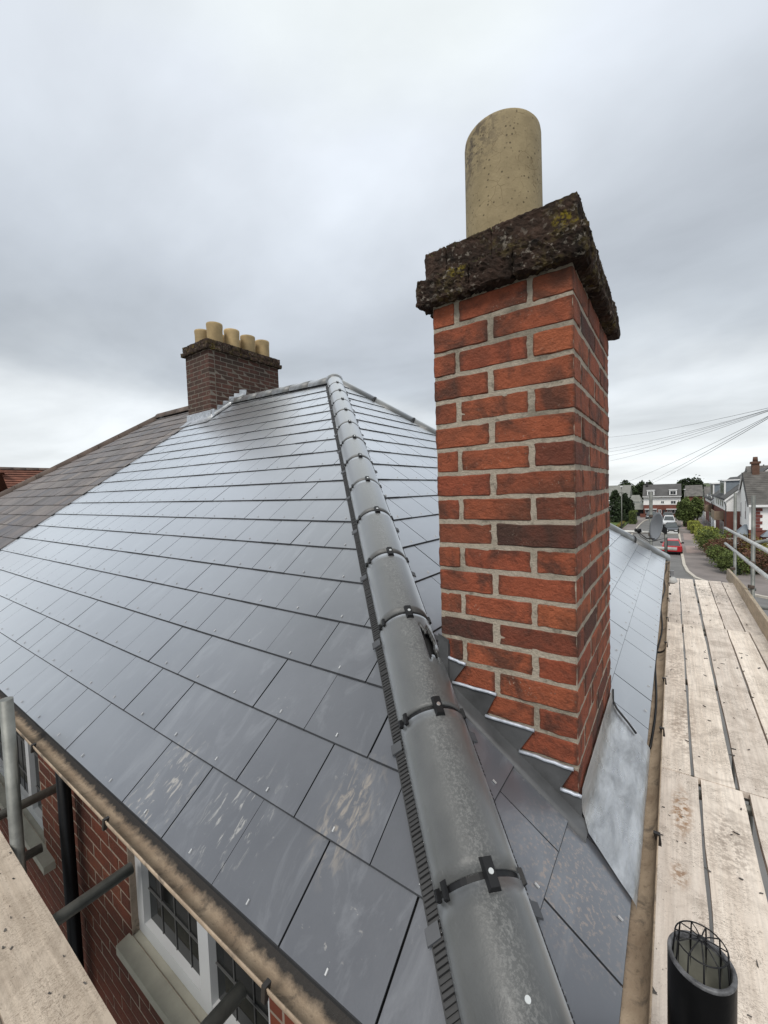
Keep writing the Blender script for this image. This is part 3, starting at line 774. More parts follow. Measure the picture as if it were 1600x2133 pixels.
# corrugated side tape and its tabs
rb = MB()
def ribs(side, y0, y1, w0, w1, step):
    L = (y1 - y0) * HL; n = int(L / step)
    for q in range(n):
        a = q * step; yy = y0
        for_w = [w0, w1]
        p = []
        for (w, da) in ((w0, 0), (w1, 0), (w1, step * .55), (w0, step * .55)):
            base = hpt(y0) + HW * (side * w) + HD * (a + da)
            z = -(w) * T * 0.7071
            p.append(Vector((base.x, base.y, base.z + z)))
        j = rndr.uniform(-.002, .002)
        rb.hexa([v + Vector((0, 0, 0.008)) for v in p], [v + Vector((0, 0, 0.024 + j)) for v in p])
rndr = random.Random(2)
ribs(-1, -0.05, 3.8, 0.106, 0.138, 0.0115)
ribs(1, -0.05, 3.8, 0.100, 0.124, 0.0115)
stuff(link('ribbed_side_tape', rb, M_BLACKRUB, house))
def strip(side, w0, w1, z0):
    p = []
    for yy in (-0.05, 3.8):
        for w in (w0, w1):
            b = hpt(yy) + HW * (side * w); p.append(Vector((b.x, b.y, b.z - w * T * .7071 + z0)))
    return MB().hexa([v - Vector((0, 0, .004)) for v in (p[0], p[1], p[3], p[2])], [p[0], p[1], p[3], p[2]])
for sd_ in (-1, 1): link('side_tape', strip(sd_, 0.09, 0.140 if sd_ < 0 else .125, 0.019), M_BLACKRUB, house)
for i, y in enumerate(ys[1:-1]):
    for side in (-1, 1):
        w0, w1 = 0.118, (0.150 if side < 0 else 0.140)
        p = []
        for (w, da) in ((w0, -.018), (w1, -.018), (w1, .012), (w0, .012)):
            b = hpt(y) + HW * side * w + HD * (da - 0.03); p.append(Vector((b.x, b.y, b.z - w * T * .7071 + .024)))
        link('side_tab', MB().hexa(p, [v + Vector((0, 0, .006)) for v in p]), M_GREYCLIP, house)

# ---- ridge and far hip tiles
def halfround(p0, p1, r, drop, mat, parent, name, th=0.012, na=12, gap=0.004):
    p0, p1 = Vector(p0), Vector(p1); d = (p1 - p0).normalized(); p0 = p0 + d * gap; p1 = p1 - d * gap
    w = d.cross(Vector((0, 0, 1))).normalized(); n = w.cross(d)
    if n.z < 0: n = -n
    vs = []
    for p in (p0, p1):
        for rr in (r, r - th):
            for k in range(na + 1):
                a = radians(-90 + 180 * k / na); vs.append(p + w * (rr * sin(a)) + n * (drop + rr * cos(a)))
    m = na + 1; fs = []
    for k in range(na):
        fs += [(k, k + 1, 2 * m + k + 1, 2 * m + k), (m + k, 3 * m + k, 3 * m + k + 1, m + k + 1), (k, m + k, m + k + 1, k + 1), (2 * m + k, 2 * m + k + 1, 3 * m + k + 1, 3 * m + k)]
    return link(name, MB().add(vs, fs, True), mat, parent)
rp0 = apex + Vector((0, 0, 0)); rp1 = Vector((-6.66, yridge(-6.66), yridge(-6.66) * T))
nt = 6
for i in range(nt):
    halfround(rp0.lerp(rp1, i / nt), rp0.lerp(rp1, (i + 1) / nt), 0.125, -0.05, M_HIP, house, 'ridge_tile')
    if i: 
        q = rp0.lerp(rp1, i / nt); q2 = q + (rp1 - rp0).normalized() * .03
        halfround(q - (rp1 - rp0).normalized() * .015, q2, 0.122, -0.05, M_BLACK, house, 'ridge_union', gap=0)
fh1 = Vector((0, YE, 0)); nt = 9
for i in range(nt):
    halfround(apex.lerp(fh1, i / nt), apex.lerp(fh1, (i + 1) / nt), 0.115, -0.04, M_HIP, house, 'hip_tile')
    if i:
        q = apex.lerp(fh1, i / nt); dd = (fh1 - apex).normalized()
        halfround(q - dd * .014, q + dd * .014, 0.119, -0.04, M_BLACK, house, 'hip_union', gap=0)
# rounded three-way cap at the apex
cp_ = MB(); prof = [(0.135, -0.05), (0.133, 0.0), (0.115, 0.055), (0.075, 0.088), (0.03, 0.10), (0.0005, 0.102)]
cp_.lathe(prof, apex, 20); link('ridge_end_cap', cp_, M_HIP, house)

# ---- walls
YW, XW = 0.18, -0.20
W2 = (-2.125, -1.04, -1.01, -0.16); W1 = (-5.0, -3.50, -1.20, -0.16)
g = MB()
xs = sorted([-7.17, W1[0], W1[1], W2[0], W2[1], XW])
for a, b in zip(xs[:-1], xs[1:]):
    hole = None
    for w in (W1, W2):
        if abs(a - w[0]) < 1e-6: hole = w
    if hole:
        g.quad((a, YW, G), (b, YW, G), (b, YW, hole[2]), (a, YW, hole[2])); g.quad((a, YW, hole[3]), (b, YW, hole[3]), (b, YW, -0.02), (a, YW, -0.02))
        for xx in (a, b): g.quad((xx, YW, hole[2]), (xx, YW + .12, hole[2]), (xx, YW + .12, hole[3]), (xx, YW, hole[3]))
    elif a > -1.1: link('corner_wall', MB().quad((a, YW, G), (b, YW, G), (b, YW, -0.02), (a, YW, -0.02)), M_WALLB, house)
    else: g.quad((a, YW, G), (b, YW, G), (b, YW, -0.02), (a, YW, -0.02))
wall = link('wall', g, M_MORTD, house)
g = MB(); g.quad((XW, YW, G), (XW, 6.9, G), (XW, 6.9, -.02), (XW, YW, -.02)); g.quad((XW, 6.9, G), (-7.17, 6.9, G), (-7.17, 6.9, -.02), (XW, 6.9, -.02))
link('side_wall', g, M_WALLB, house)
link('ceiling_board', MB().quad((-7.1, YW + .02, -.03), (XW - .02, YW + .02, -.03), (XW - .02, 6.8, -.03), (-7.1, 6.8, -.03)), M_UPVC, house)
lowb = MB(); CH = 0.081; z = -0.10; row = 0; br = random.Random(8)
while z > -1.80:
    zc_ = z - CH / 2
    spans = [(-5.2, -0.4)]
    if W2[2] - .065 < zc_ : spans = [(-3.50, W2[0])] if zc_ > W1[2] - .065 else [(-5.2, W2[0])]
    elif zc_ > W1[2] - .065: spans = [(-3.50, -0.4)]
    if z < -0.44:
        for a, b in spans:
            x = b; first = True; st = 0
            while x > a + .03:
                L = 0.2265
                if first and row % 2: L = 0.1155
                first = False
                L2 = min(L, x - a)
                if L2 > 0.04 and (zc_ < -1.42 or x < -4.2): lowb.box(x - L2 + .011, x, YW - .0022, YW + .05, zc_ - CH / 2 + .006, zc_ + CH / 2 - .006)
                elif L2 > 0.04:
                    link('brick', brick_mesh(L2 - 0.011, 0.10, CH - 0.0115, br.randrange(3), 0.003, 0.0012), M_BRICKD, wall, (x - L2 / 2 - 0.0, YW + 0.0478 + br.uniform(-.0007, .0007), zc_))
                x -= L
    z -= CH; row += 1
stuff(link('lower_bricks', lowb, M_BRICKD, wall))
def leaded(w, yf, mull, parent, sillx):
    x0, x1, z0, z1 = w
    g = MB(); fr = 0.05
    g.box(x0, x1, yf, yf + .06, z0, z0 + .07)
    fo = link('window', g, M_UPVC, parent)
    link('frame_stile', MB().box(x0, x0 + fr + .015, yf - .002, yf + .058, z0 + .06, z1), M_UPVC, fo)
    link('frame_stile', MB().box(x1 - fr, x1, yf - .002, yf + .058, z0 + .06, z1), M_UPVC, fo)
    edges = [x0 + fr + .015] + [m for m in mull] + [x1 - fr]
    for m in mull: link('mullion', MB().box(m - .04, m + .04, yf - .003, yf + .06, z0 + .05, z1), M_UPVC, fo)
    for a, b in zip(edges[:-1], edges[1:]):
        a += .04 if a in mull else 0; b -= .04 if b in mull else 0
        link('pane', MB().box(a, b, yf + .03, yf + .035, z0 + .065, z1), M_GLASS, fo)
        cm = MB(); n = max(2, round((b - a) / .125))
        for i in range(1, n): 
            xx = a + (b - a) * i / n; cm.box(xx - .0025, xx + .0025, yf + .026, yf + .031, z0 + .068, z1)
        for zz in (z0 + .235, z0 + .50): cm.box(a, b, yf + .0235, yf + .0305, zz - .0025, zz + .0025)
        stuff(link('lead_cames', cm, M_CAME, fo))
    sx0, sx1 = sillx
    link('window_sill', MB().hexa([(sx0, 0.115, z0 - .065), (sx1, .115, z0 - .065), (sx1, yf + .05, z0 - .065), (sx0, yf + .05, z0 - .065)],
                                 [(sx0, .115, z0 - .018), (sx1, .115, z0 - .018), (sx1, yf + .05, z0 + .004), (sx0, yf + .05, z0 + .004)]), M_SILL, fo)
leaded(W2, 0.212, [-1.51], house, (-2.16, -0.98))
leaded(W1, 0.212, [-3.90], house, (-5.1, -3.28))
# room behind the glass
link('room_backing', MB().quad((-5.1, .9, -2), (-.9, .9, -2), (-.9, .9, 0), (-5.1, .9, 0)), simple('room_dark', (0.012, 0.012, 0.012), 0.9), house)

# ---- gutters
def gutter(name, pts_along, axis, c, r=0.058, z=-0.030):
    """half-round channel with thickness. axis 'x' or 'y'"""
    vs = []; na = 12; m = na + 1
    for a in pts_along:
        for rr in (r, r - 0.004):
            for k in range(na + 1):
                t_ = pi + pi * k / na
                u, w = c + rr * cos(t_), z + rr * sin(t_)
                vs.append((a, u, w) if axis == 'x' else (u, a, w))
    fs = []
    for i in range(len(pts_along) - 1):
        o, q = i * 2 * m, (i + 1) * 2 * m
        for k in range(na):
            fs += [(o + k, o + k + 1, q + k + 1, q + k), (o + m + k, q + m + k, q + m + k + 1, o + m + k + 1)]
        fs += [(o, q, q + m, o + m), (o + na, o + m + na, q + m + na, q + na)]
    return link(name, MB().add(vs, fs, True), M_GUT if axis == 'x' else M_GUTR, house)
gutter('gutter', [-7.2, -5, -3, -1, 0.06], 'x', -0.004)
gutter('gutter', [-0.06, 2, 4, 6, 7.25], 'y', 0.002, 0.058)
link('fascia', MB().box(-7.17, XW, 0.06, 0.08, -0.2, -0.03), M_GUTB, house)
link('fascia', MB().box(-0.075, -0.06, 0.1, 6.95, -0.2, -0.035), M_GUTB, house)
def brk(p, axis):
    x, y, z_ = p; m = MB(); z_ -= .004
    q = .007
    if axis == 'x': m.hexa([(x - q, y - .008, z_ - .03), (x + q, y - .008, z_ - .03), (x + q, y + .004, z_ - .03), (x - q, y + .004, z_ - .03)], [(x - q, y - .004, z_ + .009), (x + q, y - .004, z_ + .009), (x + q, y + .016, z_ + .009), (x - q, y + .016, z_ + .009)])
    else: m.hexa([(x - .004, y - q, z_ - .03), (x + .008, y - q, z_ - .03), (x + .008, y + q, z_ - .03), (x - .004, y + q, z_ - .03)], [(x - .016, y - q, z_ + .009), (x + .004, y - q, z_ + .009), (x + .004, y + q, z_ + .009), (x - .016, y + q, z_ + .009)])
    link('gutter_bracket', m, M_GUTB, house)
for x in (-0.72, -1.66, -2.52, -3.4, -4.3): brk((x, -0.062, -0.03), 'x')
for y in (0.98, 1.72, 2.35, 3.05, 3.75, 4.5, 5.3, 6.1): brk((0.060, y, -0.03), 'y')
# gutter union strap on the far side
for y in (2.95,):
    vs = []; na = 12
    for a in (y - .02, y + .02):
        for k in range(na + 1):
            t_ = pi + pi * k / na; vs.append((0.002 + 0.0535 * cos(t_), a, -0.028 + 0.0535 * sin(t_)))
    link('gutter_union', MB().add(vs, [(k, k + 1, na + 1 + k + 1, na + 1 + k) for k in range(na)], True), M_BLACK, house)
# rainwater pipe on the front wall
dp = link('downpipe', MB().tube([(-2.745, 0.11, -0.10), (-2.745, 0.11, G)], 0.033, 18), M_PIPE, house)
link('pipe_socket', MB().lathe([(0.035, 0), (0.039, 0.01), (0.039, 0.07), (0.034, 0.08)], (-2.745, 0.11, -0.24), 18), M_PIPE, dp)
link('grey_pipe', MB().tube([(-2.80, 0.135, -0.30), (-2.80, 0.135, G)], 0.014, 12), M_TUBE, house)

# ---- the near chimney
m0 = 1.762; MC = 0.08775
chim = link('chimney', MB().box(CHX0 + .0025, CHX1 - .0025, CHY0 + .0025, CHY1 - .0025, -0.15, 1.86), M_MORT, house)
cr_ = random.Random(21)
J = 0.0118; BH = MC - J
_cb = {}
def chim_brick(sx, sy, sz, i):
    # worn brick: eroded arrises and an uneven face
    k = (round(sx, 3), round(sy, 3), i)
    if k not in _cb:
        bm = bmesh.new(); bmesh.ops.create_cube(bm, size=1)
        for v in bm.verts: v.co = Vector((v.co.x * sx, v.co.y * sy, v.co.z * sz))
        bmesh.ops.bevel(bm, geom=bm.edges[:], offset=0.0045, segments=1, affect='EDGES')
        bmesh.ops.subdivide_edges(bm, edges=[e for e in bm.edges if e.calc_length() > .05], cuts=5, use_grid_fill=True)
        for v in bm.verts:
            w = v.co * 1.0 + Vector((i * 3.1, sx * 50, 0))
            e_ = sum(1 for q, h in zip(v.co, (sx, sy, sz)) if abs(abs(q) - h / 2) < .006)
            a = 0.0013 if e_ < 2 else 0.0030
            v.co += Vector((noise.noise(w * 40), noise.noise(w * 40 + Vector((9, 0, 0))), noise.noise(w * 40 + Vector((0, 9, 0))))) * a
        bmesh.ops.recalc_face_normals(bm, faces=bm.faces)
        me = bpy.data.meshes.new('brick'); bm.to_mesh(me); bm.free(); _cb[k] = me
    return _cb[k]
def put(x0, x1, y0, y1, zc_):
    o = link('brick', chim_brick(x1 - x0, y1 - y0, BH, cr_.randrange(9)), M_BRICK, chim, ((x0 + x1) / 2 + cr_.uniform(-.0015, .0015), (y0 + y1) / 2 + cr_.uniform(-.0015, .0015), zc_ + cr_.uniform(-.0015, .0015)))
    return o
lf = MB()
D2 = CHY1 - CHY0; Wd = CHX1 - CHX0
for k in range(0, 20):
    zb = m0 - MC * k; zc_ = zb + MC / 2
    slope_z = lambda x: -x * T
    A = (k % 2 == 0)
    if A:    # header, stretcher, header on the front; stretchers along the side
        f = [(CHX0, CHX0 + 0.088), (CHX0 + 0.088 + J * 1.15, CHX1 - 0.122 - J * 1.3), (CHX1 - 0.122, CHX1)]
        sd_ = 3
        L = (D2 - 2 * J) / 3
        r = [(CHY0, CHY0 + L), (CHY0 + L + J, CHY0 + 2 * L + J), (CHY0 + 2 * L + 2 * J, CHY1)]
    else:
        mid = CHX0 + Wd * 0.452
        f = [(CHX0, mid - J * .7), (mid + J * .7, CHX1)]
        L = (D2 - 3 * J - 2 * 0.115) / 2
        r = [(CHY0, CHY0 + 0.115), (CHY0 + 0.115 + J, CHY0 + 0.115 + J + L), (CHY0 + 0.115 + 2 * J + L, CHY0 + .115 + 2 * J + 2 * L), (CHY1 - 0.115, CHY1)]
    dep = 0.115 if not A else r[0][1] - r[0][0]
    for i, (a, b) in enumerate(f):
        if zb + MC < slope_z(b) - .02: continue
        last = i == len(f) - 1; firstb = i == 0
        put(a, b, CHY0, CHY0 + (dep if (last or firstb) else 0.115), zc_)
    if zb + MC > slope_z(CHX1) + .02:
        for a, b in r[1:]: put(CHX1 - (0.122 if A else 0.235), CHX1, a, b, zc_)
    if zb + MC > slope_z(CHX0) - .02:
        for a, b in r[1:]: lf.box(CHX0, CHX0 + 0.1, a, b, zc_ - BH / 2, zc_ + BH / 2)
stuff(link('side_bricks', lf, M_BRICK, chim))
# oversailing cap courses, rotten and mossy
def ring(o, z0, z1, fsplit, ssplit, amp, seed):
    x0, x1, y0, y1 = CHX0 - o, CHX1 + o, CHY0 - o, CHY1 + o
    fx = [x0] + [x0 + (x1 - x0) * t for t in fsplit] + [x1]
    sy = [y0 + .10] + [y0 + .1 + (y1 - y0 - .2) * t for t in ssplit] + [y1 - .10]
    q = 0
    for a, b in zip(fx[:-1], fx[1:]):
        for (u, v) in ((y0, y0 + .1), (y1 - .1, y1)):
            me = lumpy_box(a + .001, b - .001, u, v, z0, z1, amp, 0.0075 if u < 1 else .02, seed + q); q += 1
            link('cap_brick', me, M_CAP, chim)
    for a, b in zip(sy[:-1], sy[1:]):
        for (u, v) in ((x1 - .11, x1), (x0, x0 + .11)):
            me = lumpy_box(u, v, a + .003, b - .003, z0, z1, amp, 0.012 if u > -.5 else .02, seed + q); q += 1
            link('cap_brick', me, M_CAP, chim)
ring(0.044, 1.848, 1.940, (0.36, 0.62), (0.3, 0.65), 0.0095, 3)
ring(0.018, 1.941, 2.040, (0.17, 0.49), (0.33, 0.6), 0.0052, 33)
fl = MB(); prof = []
fl.hexa([(CHX0 - .01, CHY0 - .01, 1.86), (CHX1 + .01, CHY0 - .01, 1.86), (CHX1 + .01, CHY1 + .01, 1.86), (CHX0 - .01, CHY1 + .01, 1.86)],
        [(CHX0 + .05, CHY0 + .05, 2.062), (CHX1 - .05, CHY0 + .05, 2.062), (CHX1 - .05, CHY1 - .05, 2.062), (CHX0 + .05, CHY1 - .05, 2.062)])
link('flaunching', fl, M_MORTD, chim)
ms = MB(); mr = random.Random(4)
for _ in range(900):
    side = mr.random()
    o_, z_ = mr.choice(((.016, 2.030), (.036, 1.934)))
    clump = mr.choice((.08, .22, .35, .6, .63, .85)) + mr.gauss(0, .05)
    if side < .45: x, y = CHX0 + (CHX1 - CHX0) * clump * .6, CHY0 - o_
    else: x, y = CHX1 + o_, CHY0 + (CHY1 - CHY0) * clump
    p = Vector((x, y, z_ + mr.uniform(-.01, .004))); d = Vector((mr.uniform(-.5, .5), mr.uniform(-.8, .3), 1)).normalized() * mr.uniform(.004, .013)
    w = Vector((mr.uniform(-1, 1), mr.uniform(-1, 1), 0)).normalized() * mr.uniform(.001, .0025)
    ms.add([p - w, p + w, p + d], [(0, 1, 2)])
stuff(link('moss', ms, M_MOSS, chim, recalc=False))
PX, PY = -0.488, 1.137
pot = link('chimney_pot', MB().lathe([(0.160, 1.98), (0.158, 2.06), (0.156, 2.35), (0.1545, 2.615), (0.152, 2.632), (0.146, 2.640), (0.138, 2.636), (0.134, 2.61), (0.132, 2.2), (0.05, 2.02), (0.0005, 2.02)], (PX, PY, 0), 56), M_POT, chim)
wp = MB().tube([(PX - .10, PY + .04, 2.60), (PX - .085, PY + .02, 2.70), (PX - .075, PY + .02, 2.752), (PX - .045, PY - .01, 2.722), (PX - .03, PY - .03, 2.61)], 0.0016, 5)
link('wire_guard', wp, M_TUBE, pot)

# lead work round the near chimney
def sheet(name, pts_top, pts_bot, th, n, mat, parent):
    m = MB(); k = len(pts_top); n = Vector(n)
    m.add([Vector(p) for p in pts_top] + [Vector(p) for p in pts_bot] + [Vector(p) + n * th for p in pts_top] + [Vector(p) + n * th for p in pts_bot], [])
    a = lambda s, i: s * k + i
    fs = []
    for i in range(k - 1): fs += [(a(2, i), a(2, i + 1), a(3, i + 1), a(3, i)), (a(0, i), a(1, i), a(1, i + 1), a(0, i + 1)), (a(0, i), a(0, i + 1), a(2, i + 1), a(2, i)), (a(1, i), a(3, i), a(3, i + 1), a(1, i + 1))]
    fs += [(a(0, 0), a(2, 0), a(3, 0), a(1, 0)), (a(0, k - 1), a(1, k - 1), a(3, k - 1), a(2, k - 1))]
    m.f += fs; m.sm += [False] * len(fs)
    return link(name, m, mat, parent)
yl = CHY0 - 0.0085
zs_ = lambda x: -x * T + 0.018
steps = [(-0.634, 0.630, -0.590, 0.612, None), (-0.590, 0.548, -0.521, 0.535, -0.576), (-0.576, 0.456, -0.408, 0.452, -0.450), (-0.450, 0.364, -0.279, 0.362, -0.331), (-0.331, 0.275, -0.159, 0.273, -0.199), (-0.199, 0.193, -0.136, 0.192, -0.134)]
for i, (xa, za, xb, zb, xc) in enumerate(steps):
    if xc is None:
        poly = [(xa, zs_(xa)), (xa, za), (xb, zb), (xb + .002, zs_(xb))]
    else:
        nz = steps[i + 1][1] if i + 1 < len(steps) else zs_(xc)
        poly = [(xa, zs_(xa)), (xa, za), (xb, zb), (xc, max(nz, zs_(xc))), (xc, zs_(xc))]
        if i + 1 == len(steps): poly = [(xa, zs_(xa)), (xa, za), (xb, zb), (xb, zs_(xb))]
    g = MB().prism([(x, yl - .0006 * i, z_) for x, z_ in poly], (0, 0.004, 0))
    sf = link('step_flashing', g, M_LEADF, chim)
    if xc is None: continue
    # dressed-over bright top edge tucked into the bed joint
    e = Vector((xb - xa, 0, zb - za)); nseg = 6; pts = []
    for q in range(nseg + 1):
        p = Vector((xa, yl - .004, za)) + e * (q / nseg); pts.append(p + Vector((0, cr_.uniform(-.001, .001), cr_.uniform(-.0015, .0015))))
    link('folded_edge', MB().tube(pts, 0.0058, 8), M_LEADE, sf)
# lead laid on the slates in front of the stack
g = MB(); nx = 14; vs = []
for i in range(nx + 1):
    x = CHX0 - .02 + (CHX1 + .03 - CHX0 + .02) * i / nx
    for j, (yy, hh) in enumerate(((CHY0 - .0085, .0215), (CHY0 - .030, .0195), (CHY0 - .05, .0180), (CHY0 - .068, .0172), (CHY0 - .070, .004))):
        wob = 0.0008 * noise.noise(Vector((x * 14, yy * 14, 1)))
        vs.append((x - S_ * 0, yy, -x * T + hh / C + wob))
g.add(vs, [(i * 5 + j, (i + 1) * 5 + j, (i + 1) * 5 + j + 1, i * 5 + j + 1) for i in range(nx) for j in range(4)], True)
link('soaker_flashing', g, M_LEADF, chim)
# front apron over the eave
g = MB(); ny, vs = 46, []
prof = [(-0.137, 0.205), (-0.1365, 0.165), (-0.134, 0.138), (-0.128, 0.122), (-0.112, 0.104), (-0.085, 0.0835), (-0.05, 0.0575), (-0.02, 0.035), (0.006, 0.017), (0.016, 0.008), (0.018, -0.004)]
for i in range(ny + 1):
    t_ = i / ny
    for j, (px_, pz_) in enumerate(prof):
        y0, y1 = (CHY0 - .012 if px_ < -.12 else .688 - (px_ + .114) * .55), CHY1 - .02 - max(0, px_ + .08) * .9
        yy = y0 + (y1 - y0) * t_
        wv = 0.0018 * noise.noise(Vector((px_ * 16, yy * 9, 3))) + 0.0010 * noise.noise(Vector((px_ * 60, yy * 40, 5)))
        if j == 0 and yy < CHY0: pz = pz_ - .05
        else: pz = pz_
        vs.append((px_ + (wv * .8 if j > 7 else 0), yy, pz + wv + 0.004))
m = len(prof)
g.add(vs, [(i * m + j, (i + 1) * m + j, (i + 1) * m + j + 1, i * m + j + 1) for i in range(ny) for j in range(m - 1)], True)
link('apron_flashing', g, M_LEAD, chim)
# black sealant line and the back edge of the apron
link('sealant_bead', MB().tube([(-0.135, 1.53, 0.20), (-0.134, 1.525, 0.145), (-0.115, 1.50, 0.122), (-0.07, 1.47, 0.088), (-0.035, 1.44, 0.060)], 0.005, 6), M_BLACK, chim)
link('lead_corner_patch', MB().hexa([(-0.630, .7305, .47), (-0.590, .7305, .44), (-0.588, .7305, .595), (-0.628, .7305, .625)], [(-0.632, .720, .47), (-0.592, .716, .44), (-0.590, .719, .60), (-0.630, .722, .63)]), M_LEADF, chim)
# loose black cable lying in the gutter
pts = []
for i in range(40):
    y = 1.55 + i * 0.135
    pts.append((0.012 + 0.012 * sin(i * 0.55) - 0.0 , y, -0.052 + 0.018 * max(0, sin(i * .33))))
tag(link('cable', MB().tube(pts, 0.0055, 6), M_BLACK), 'thin black cable lying loose along the silted gutter beside the boards', 'cable')

# ------------------------------------------------------------------ the neighbour's half of the pair
M_NTILE = None
def m_ntile():
    t = NT('old_brown_slate'); cp = t.coord('pos')
    col = t.ramp(t.rnd(), [(0, (0.055, 0.045, 0.042)), (0.3, (0.12, 0.095, 0.086)), (0.55, (0.080, 0.072, 0.076)), (0.8, (0.155, 0.127, 0.110)), (1, (0.065, 0.060, 0.070))])
    f = t.noise(cp, 3.2, 5, 0.65); col = t.mix(1.0, col, t.ramp(f, [(0.25, 0.66), (0.75, 1.3)]), 'MULTIPLY')
    s = t.noise(t.coord('pos', scale=(5, 1.2, 1.2)), 4, 4, 0.6); col = t.mix(t.math('MULTIPLY', t.ramp(s, [(0.52, 0.0), (0.72, 1.0)]), 0.4), col, (0.19, 0.165, 0.14))
    t.bump(t.noise(cp, 40, 4, 0.65), 0.3, 0.008)
    t.graze(0.14, 2.7, 0.5, 0.2)
    return t.fin(col, 0.75, None, 0.3)
M_NTILE = m_ntile()
M_RIDGEB = simple('brown_ridge_tile', (0.10, 0.072, 0.058), 0.8, 0.3, 4, rand=0.15)
nb = empty('house', (-10.5, 3.5, G), 'adjoining house under old brown slates, its dark brick stack carrying many pots', 'house')
NA = (-9.85, 4.32); NHX = -14.3
g = MB()
g.add([(VERGE - .0, 0, -.03), (NHX, 0, -.03), (NA[0], NA[1], NA[1] * T - .03), (VERGE - .0, 4.22, 4.22 * T - .03), (NHX, 8.6, -.03), (VERGE, 8.6, -.03)], [(0, 1, 2, 3), (1, 4, 2), (2, 4, 5, 3)])
nroof = link('roof', g, M_DECK, nb)
gx = 0.235; tl = []
nr = random.Random(17); k = 0; s0 = 0.0
while s0 * C < 4.3:
    s1 = s0 + gx
    x = VERGE - .006 - (0.0 if k % 2 else 0.13)
    first = True
    while x > NHX:
        w = 0.262; xr = x; xl = x - w + .004
        if first and k % 2 == 0: xr = VERGE - .006; xl = x + .004 if False else VERGE - .13
        poly = [(xl, s0), (xr, s0), (xr, s1 + .02), (xl, s1 + .02)]
        poly = clip_poly(poly, 1, -C * (NA[0] - NHX) / NA[1], -NHX)
        if len(poly) >= 3: poly = clip_poly(poly, 0, -C * 1.02, 4.28)
        if len(poly) >= 3 and area(poly) > .004:
            mb = MB(); h_ = nr.uniform(-.003, .004)
            c = slate_poly(mb, poly, FP, s0, s1, 0.017 + h_, 0.005, 0.008); tl.append(((c - CP).length, mb, c))
        x = xl - .004 if first else x - w
        first = False
    s0 = s1; k += 1
tl.sort(key=lambda t: t[0]); rest = MB()
for i, (d, mb, c) in enumerate(tl):
    if i < 300: link('slate', mb, M_NTILE, nroof, c)
    else: rest.add([Vector(v) + c for v in mb.v], mb.f)
stuff(link('slates_far', rest, M_NTILE, nroof))
for (a, b, n) in (((-7.35, 4.25), NA, 5), (NA, (NHX, 0.0), 14)):
    p0 = Vector((a[0], a[1], a[1] * T + (0.02 if n == 5 else 0))); p1 = Vector((b[0], b[1], b[1] * T + (0.02 if n == 5 else 0)))
    for i in range(n): halfround(p0.lerp(p1, i / n), p0.lerp(p1, (i + 1) / n), 0.13, -0.045, M_RIDGEB, nb, 'ridge_tile')
g = MB(); g.quad((-7.17, YW, G), (-13.9, YW, G), (-13.9, YW, -.02), (-7.17, YW, -.02)); g.quad((-13.9, YW, G), (-13.9, 8.2, G), (-13.9, 8.2, -.02), (-13.9, YW, -.02))
link('wall', g, M_WALLB, nb)
# dark line of the abutment between the two coverings
vs = []
for s in (0, 2.4, 4.9):
    for dx in (-.012, .012): vs.append(FP(VERGE + dx, s, 0.020))
link('abutment_strip', MB().add(vs, [(0, 1, 3, 2), (2, 3, 5, 4)]), M_DECK, nb)
# stack on the party wall
SX0, SX1, SY0, SY1, SZ = -7.345, -6.60, 3.60, 5.17, 3.815
st = link('chimney', MB().box(SX0 + .0015, SX1 - .0015, SY0 + .0015, SY1 - .0015, 2.3, SZ), M_MORTS, nb)
hb = 0.0795; z = SZ - hb; row = 0
while z > 2.40:
    A = row % 2
    fx = 3; L = (SX1 - SX0 + .01) / 3
    cuts = [SX0] + ([SX0 + L * .5, SX0 + L * 1.5, SX0 + L * 2.5] if A else [SX0 + L, SX0 + 2 * L]) + [SX1 + .01]
    for a, b in zip(cuts[:-1], cuts[1:]):
        link('brick', brick_mesh(b - a - .011, .11, hb - .011, br.randrange(3), .003, .002), M_BRICKC2, st, ((a + b) / 2 - .005, SY0 + .055, z + hb / 2))
    L = (SY1 - SY0 - .11 + .01) / 6; y0 = SY0 + .12
    cuts = [y0] + [y0 + L * (i + (0.5 if A else 0)) for i in range(0 if A else 1, 6)] + [SY1 + .01]
    for a, b in zip(cuts[:-1], cuts[1:]):
        if z > (a * T - .1) or a > 4.3:
            link('brick', brick_mesh(.11, b - a - .011, hb - .011, br.randrange(3), .003, .002), M_BRICKC2, st, (SX1 - .055, (a + b) / 2 - .005, z + hb / 2))
    z -= hb; row += 1
def capring(o, z0, z1, seed):
    x0, x1, y0, y1 = SX0 - o, SX1 + o, SY0 - o, SY1 + o; q = 0
    n = 4
    for i in range(n):
        a, b = x0 + (x1 - x0) * i / n, x0 + (x1 - x0) * (i + 1) / n
        link('cap_brick', lumpy_box(a + .004, b - .004, y0, y0 + .12, z0, z1, .012, .05, seed + i), M_CAP, st)
    n = 8
    for i in range(n):
        a, b = y0 + .12 + (y1 - y0 - .12) * i / n, y0 + .12 + (y1 - y0 - .12) * (i + 1) / n
        link('cap_brick', lumpy_box(x1 - .12, x1, a + .004, b - .004, z0, z1, .012, .05, seed + 20 + i), M_CAP, st)
capring(0.062, SZ, SZ + .075, 3); capring(0.036, SZ + .077, SZ + .185, 40)
link('flaunching', MB().box(SX0, SX1, SY0, SY1, SZ, SZ + .15), M_MORTD, st)
pr = [(0.138, 0), (0.138, 0.3), (0.144, 0.375), (0.142, 0.405), (0.118, 0.405), (0.115, 0.1)]
pm = MB().lathe(pr, (0, 0, 0), 24).mesh('chimney_pot'); pm.materials.append(M_POT2)
